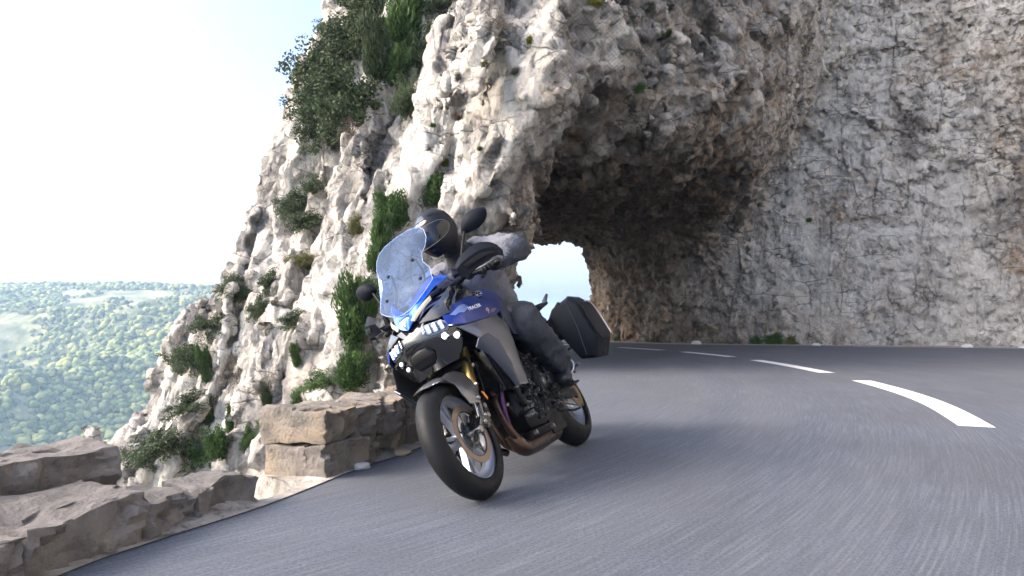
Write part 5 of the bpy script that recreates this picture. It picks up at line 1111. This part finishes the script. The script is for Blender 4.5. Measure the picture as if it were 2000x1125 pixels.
J = [(p, tuple(q * .86 for q in (r if isinstance(r, tuple) else (r, r)))) for p, r in J]
PR = skin_obj('person', J, Ed, m_skin, None); PR.matrix_world = MBK
tag(PR, 'rider in black helmet and grey jacket crouched on the leaning motorcycle', 'person')
jk = skin_obj('jacket', [(lp(PV, WS, .2), (.155, .13)), (WS, (.145, .12)), (CH, (.175, .135)), (lp(CH, NK, .85), .108), (SL, .088), (lp(SL, EL, .5), .075), (EL, .074), (lp(EL, WL, .5), .058), (lp(EL, WL, .85), .044), (SR, .085), (lp(SR, ER, .5), .070), (ER, .064), (lp(ER, WR, .5), .054), (lp(ER, WR, .85), .044)],
              [(0, 1), (1, 2), (2, 3), (2, 4), (4, 5), (5, 6), (6, 7), (7, 8), (2, 9), (9, 10), (10, 11), (11, 12), (12, 13)], m_jk, PR, 3, 2, .024)
tr = skin_obj('trousers', [((.20, .02, .95), .13), ((.25, .09, .925), .13), (lp(HL, KL, .35), .122), (lp(HL, KL, .75), .112), (KL, .103), (lp(KL, AL_, .3), .100), (lp(KL, AL_, .7), .092), (lp(KL, AL_, .95), .082), ((.25, -.05, .925), .13), (lp(HR, KR, .35), .122), (lp(HR, KR, .75), .112), (KR, .100), (lp(KR, AR_, .5), .095), (lp(KR, AR_, .95), .080), (lp(PV, WS, .6), (.14, .12))],
              [(0, 1), (1, 2), (2, 3), (3, 4), (4, 5), (5, 6), (6, 7), (0, 8), (8, 9), (9, 10), (10, 11), (11, 12), (12, 13), (0, 14)], m_tr, PR, 3, 0, .026)
for nm_, S_, E_, W__ in (('sleeve_panel', SL, EL, WL), ('sleeve_panel', SR, ER, WR)):
    skin_obj(nm_, [(lp(S_, E_, .5), .052), (lp(S_, E_, .68), .066), (lp(S_, E_, .86), .080), (E_, .082), (lp(E_, W__, .3), .066), (lp(E_, W__, .6), .058), (lp(E_, W__, .9), .046)], [(0, 1), (1, 2), (2, 3), (3, 4), (4, 5), (5, 6)], m_slv, jk, 3, 0, .012)
# knee panels and reflective cuff
for s, K_, A_ in ((1, KL, AL_), (-1, KR, AR_)):
    d_ = (V3(A_) - V3(K_)).normalized(); c0 = V3(lp(K_, A_, .985)); a = d_.orthogonal().normalized(); b = d_.cross(a)
    MB().tube([c0 + (a * math.cos(w) + b * math.sin(w)) * .079 for w in [k * math.pi / 14 for k in range(29)]], .0045, .0045, 6, 0, False).build('reflective_piping', m_refl, tr)
    toe = V3((A_[0] + .17, A_[1] + .02 * s, .385)); heel = V3((A_[0] - .055, A_[1], .405)); an = V3(A_)
    bt = skin_obj('boot', [(tuple(an + V3((.03, 0, .09))), .076), (tuple(an), .068), (tuple(heel), .052), (tuple(an + V3((.06, 0, -.03))), (.060, .056)), (tuple(toe - V3((.05, 0, -.012))), (.056, .046)), (tuple(toe), (.046, .034))], [(0, 1), (1, 2), (1, 3), (3, 4), (4, 5)], m_lea, PR, 2, 1, .003)
    MB().hull([heel + V3((-.03, -.035, -.035)), heel + V3((-.03, .035, -.035)), toe + V3((.03, -.03, -.022)), toe + V3((.03, .03, -.022)), toe + V3((-.03, -.045, -.032)), toe + V3((-.03, .045, -.032)), heel + V3((-.03, -.03, -.050)), heel + V3((-.03, .03, -.050)), toe + V3((.02, -.025, -.036)), toe + V3((.02, .025, -.036)), toe + V3((-.05, -.04, -.046)), toe + V3((-.05, .04, -.046))], .005).build('boot_sole', m_rub, bt)
    # glove: palm and five fingers closed round the grip
    W_ = V3(WL if s > 0 else WR); G_ = V3((.983, .355 * s, 1.103)); js = [(tuple(W_ - V3((.07, -.05 * s, -.02))), .046), (tuple(W_), .042), (tuple(G_ + V3((-.03, 0, .012))), (.036, .026))]; es = [(0, 1), (1, 2)]
    gl_ = skin_obj('glove', js, es, m_dk, PR, 2, 0)
    for k, (ln, off) in enumerate(((.92, .036), (1.0, .012), (.96, -.012), (.8, -.035))):
        y_ = G_.y + off * s * -1 * -1; r = .024 * 1.1; ch = [(G_.x - .030, y_, G_.z + .022)]
        for w in (100, 55, 10, -40): ch.append((.982 + r * ln * math.cos(R(w)), y_, 1.103 + r * ln * math.sin(R(w))))
        skin_obj('finger', [(p, .0095 if i < 4 else .008) for i, p in enumerate(ch)], [(i, i + 1) for i in range(4)], m_dk, gl_, 1)
    skin_obj('thumb', [((G_.x - .03, G_.y - .035 * s, G_.z + .0), .012), ((.965, G_.y - .055 * s, 1.085), .011), ((.985, G_.y - .060 * s, 1.075), .010), ((1.0, G_.y - .055 * s, 1.085), .009)], [(0, 1), (1, 2), (2, 3)], m_dk, gl_, 1)
# collar, zip, chest panel
q = MB(); c0 = V3(lp(CH, NK, 1.02)); d_ = (V3(NK) - V3(CH)).normalized(); a = V3((0, 1, 0)); a = (a - d_ * a.dot(d_)).normalized(); b = d_.cross(a)
for k_, rr_ in ((0, .085), (.05, .074)): pass
rows = [[c0 + d_ * hh + (a * math.cos(w) + b * math.sin(w)) * rr_ for w in [k * math.pi / 12 for k in range(25)]] for hh, rr_ in ((-.03, .108), (.01, .088), (.045, .080))]
q.grid(rows, .008, 2); q.build('collar', m_dk, jk)
jt = BVHTree.FromPolygons([v.co[:] for v in jk.data.vertices], [tuple(p.vertices) for p in jk.data.polygons])
tt = BVHTree.FromPolygons([v.co[:] for v in tr.data.vertices], [tuple(p.vertices) for p in tr.data.polygons])
def drape(tree, pts, off=.003):
    o_ = []
    for p in cat(pts, 8):
        l_, n_, i_, d_ = tree.find_nearest(p)
        o_.append(l_ + n_ * off)
    return o_
MB().tube(drape(jt, [(.80, .10, 1.36), (.72, .095, 1.22), (.62, .08, 1.10), (.52, .06, 1.0)]), .004, .004, 6).build('zip', m_gblk, jk)
MB().tube(drape(jt, [(.74, .22, 1.34), (.70, .19, 1.22), (.62, .16, 1.14)]), .003, .003, 6).build('seam', m_dk, jk)
MB().tube(drape(jt, [(.74, -.02, 1.34), (.70, .0, 1.22), (.62, .02, 1.14)]), .003, .003, 6).build('seam', m_dk, jk)
MB().tube(drape(tt, [(.30, .26, .93), (.45, .30, .90), (.60, .34, .84), (.72, .36, .78)]), .003, .003, 6).build('seam', m_dk, tr)
# helmet with its own axes
def hframe(fwd, up, pos):
    f_ = V3(fwd).normalized(); u_ = V3(up); u_ = (u_ - f_ * u_.dot(f_)).normalized(); l_ = u_.cross(f_); return Matrix(((f_.x, l_.x, u_.x, pos[0]), (f_.y, l_.y, u_.y, pos[1]), (f_.z, l_.z, u_.z, pos[2]), (0, 0, 0, 1)))
HW = MBK @ V3(HDc); wl = MBK.inverted()
HMw = hframe((-.27, -.92, -.30), (-.50, .0, .86), HW + V3((-.022, -.03, .014)))
HM = wl @ HMw
def helm(az, el, k=1.0):
    ca, sa, ce, se = math.cos(az), math.sin(az), math.cos(el), math.sin(el)
    x = .155 * ce * ca; y = .128 * ce * sa; z = .142 * se
    if x > 0: x *= 1 + .10 * max(0, -se) + .02; 
    if se < 0: z *= 1.16; x += .022 * max(0, ca) * min(1, -se * 2.2); y *= 1 - .10 * (-se)
    x -= .018 * max(0, se) ** 2
    if ca < 0: x *= 1.02
    return V3((x, y, z)) * k
t_ = bmesh.new(); NA, NE = 64, 40; g_ = [[t_.verts.new(helm(2 * math.pi * i / NA, -1.02 + (1.57 + 1.02) * j / NE)) for i in range(NA)] for j in range(NE)]; top = t_.verts.new(helm(0, math.pi / 2))
for j in range(NE - 1):
    for i in range(NA): t_.faces.new((g_[j][i], g_[j][(i + 1) % NA], g_[j + 1][(i + 1) % NA], g_[j + 1][i]))
for i in range(NA): t_.faces.new((g_[-1][i], g_[-1][(i + 1) % NA], top))
bmesh.ops.solidify(t_, geom=t_.faces[:], thickness=-.012) if False else None
q = MB(); q.join(t_)
m_hel = simple('matt_black_shell', (.007, .008, .012), .45, spec=.22); he = q.build('helmet', m_hel, PR, ang=60); he.matrix_local = HM
def hpatch(pts, k, name, mat, n=14, parent=he, thick=.004):
    """band on the shell between two (az, el) curves"""
    lo, hi = pts; q = MB(); t_ = bmesh.new(); rws = []
    for j in range(9):
        v_ = j / 8; row = []
        for i in range(n + 1):
            u_ = i / n * (len(lo) - 1); a = int(min(u_, len(lo) - 2)); fr = u_ - a; A = (lo[a][0] + (lo[a + 1][0] - lo[a][0]) * fr, lo[a][1] + (lo[a + 1][1] - lo[a][1]) * fr); B = (hi[a][0] + (hi[a + 1][0] - hi[a][0]) * fr, hi[a][1] + (hi[a + 1][1] - hi[a][1]) * fr)
            row.append(t_.verts.new(helm(A[0] + (B[0] - A[0]) * v_, A[1] + (B[1] - A[1]) * v_, k)))
        rws.append(row)
    for j in range(8):
        for i in range(n): t_.faces.new((rws[j][i], rws[j][i + 1], rws[j + 1][i + 1], rws[j + 1][i]))
    if thick: bmesh.ops.solidify(t_, geom=t_.faces[:], thickness=thick)
    q.join(t_); return q.build(name, mat, parent, ang=60)
azs = [-1.35, -1.2, -.9, -.5, 0, .5, .9, 1.2, 1.35]
hpatch(([(a, e) for a, e in zip(azs, (-.06, -.26, -.38, -.43, -.45, -.43, -.38, -.26, -.06))], [(a, e) for a, e in zip(azs, (.06, .26, .38, .42, .43, .42, .38, .26, .06))]), 1.018, 'visor_seal', m_blk, 40)
hpatch(([(a * .96, e) for a, e in zip(azs, (-.04, -.22, -.33, -.38, -.40, -.38, -.33, -.22, -.04))], [(a * .96, e) for a, e in zip(azs, (.04, .22, .33, .37, .38, .37, .33, .22, .04))]), 1.032, 'visor', simple('smoked_visor', (.005, .006, .009), .08, spec=.5), 40)
hpatch(([(-.35, .70), (0, .70), (.35, .70)], [(-.25, .98), (0, 1.0), (.25, .98)]), 1.03, 'vent', m_gblk, 12); hpatch(([(-.25, -.62), (0, -.62), (.25, -.62)], [(-.22, -.48), (0, -.48), (.22, -.48)]), 1.03, 'chin_vent', m_gblk, 12)
hpatch(([(1.0, -.62), (1.7, -.45), (2.3, -.2)], [(.95, -.54), (1.7, -.33), (2.4, -.05)]), 1.03, 'shell_ridge', m_hel, 12); hpatch(([(.5, .80), (1.2, .62), (2.0, .50)], [(.45, .88), (1.2, .70), (2.1, .56)]), 1.025, 'shell_ridge', m_hel, 14)
def on_h(az, el, k=1.04):
    p = helm(az, el, k); px_ = helm(az + .01, el, k) - p; pz = helm(az, el + .01, k) - p; return side_M(p, px_, pz)
vr = [(a * .96, e) for a, e in zip(azs, (.04, .22, .33, .37, .38, .37, .33, .22, .04))] + [(a * .96, e) for a, e in zip(azs, (-.04, -.22, -.33, -.38, -.40, -.38, -.33, -.22, -.04))][::-1]
vv_ = [];
for a_, b_ in zip(vr, vr[1:] + vr[:1]):
    for q_ in range(4): vv_.append(helm(a_[0] + (b_[0] - a_[0]) * q_ / 4, a_[1] + (b_[1] - a_[1]) * q_ / 4, 1.036))
MB().tube(vv_ + [vv_[0]], .0014, .0014, 6, 0, False).build('visor_edge', simple('visor_edge_grey', (.16, .17, .19), .4), he)
text('SHOEI', .021, m_white, he, on_h(.06, .56, 1.038) @ Matrix.Diagonal((1.15, 1.15, 1, 1)), ext=.0003)
q = MB(); q.tube([(.042 * math.cos(w) * (1 if abs(math.cos(w)) < 2 else 1), .013 * math.sin(w), 0) for w in [k * math.pi / 16 for k in range(33)]], .0008, .0008, 6, 0, False); q.bm.transform(on_h(.06, .56, 1.038)); q.build('logo_outline', m_white, he)
# dark neck and face behind the visor
q = MB(); q.tube([V3(NK) - V3((.03, 0, .05)), V3(NK) + V3((.04, 0, .035)), V3(HDc) - V3((.02, 0, .05))], .066, .072, 20, 4); q.build('neck_tube', m_dk, PR)
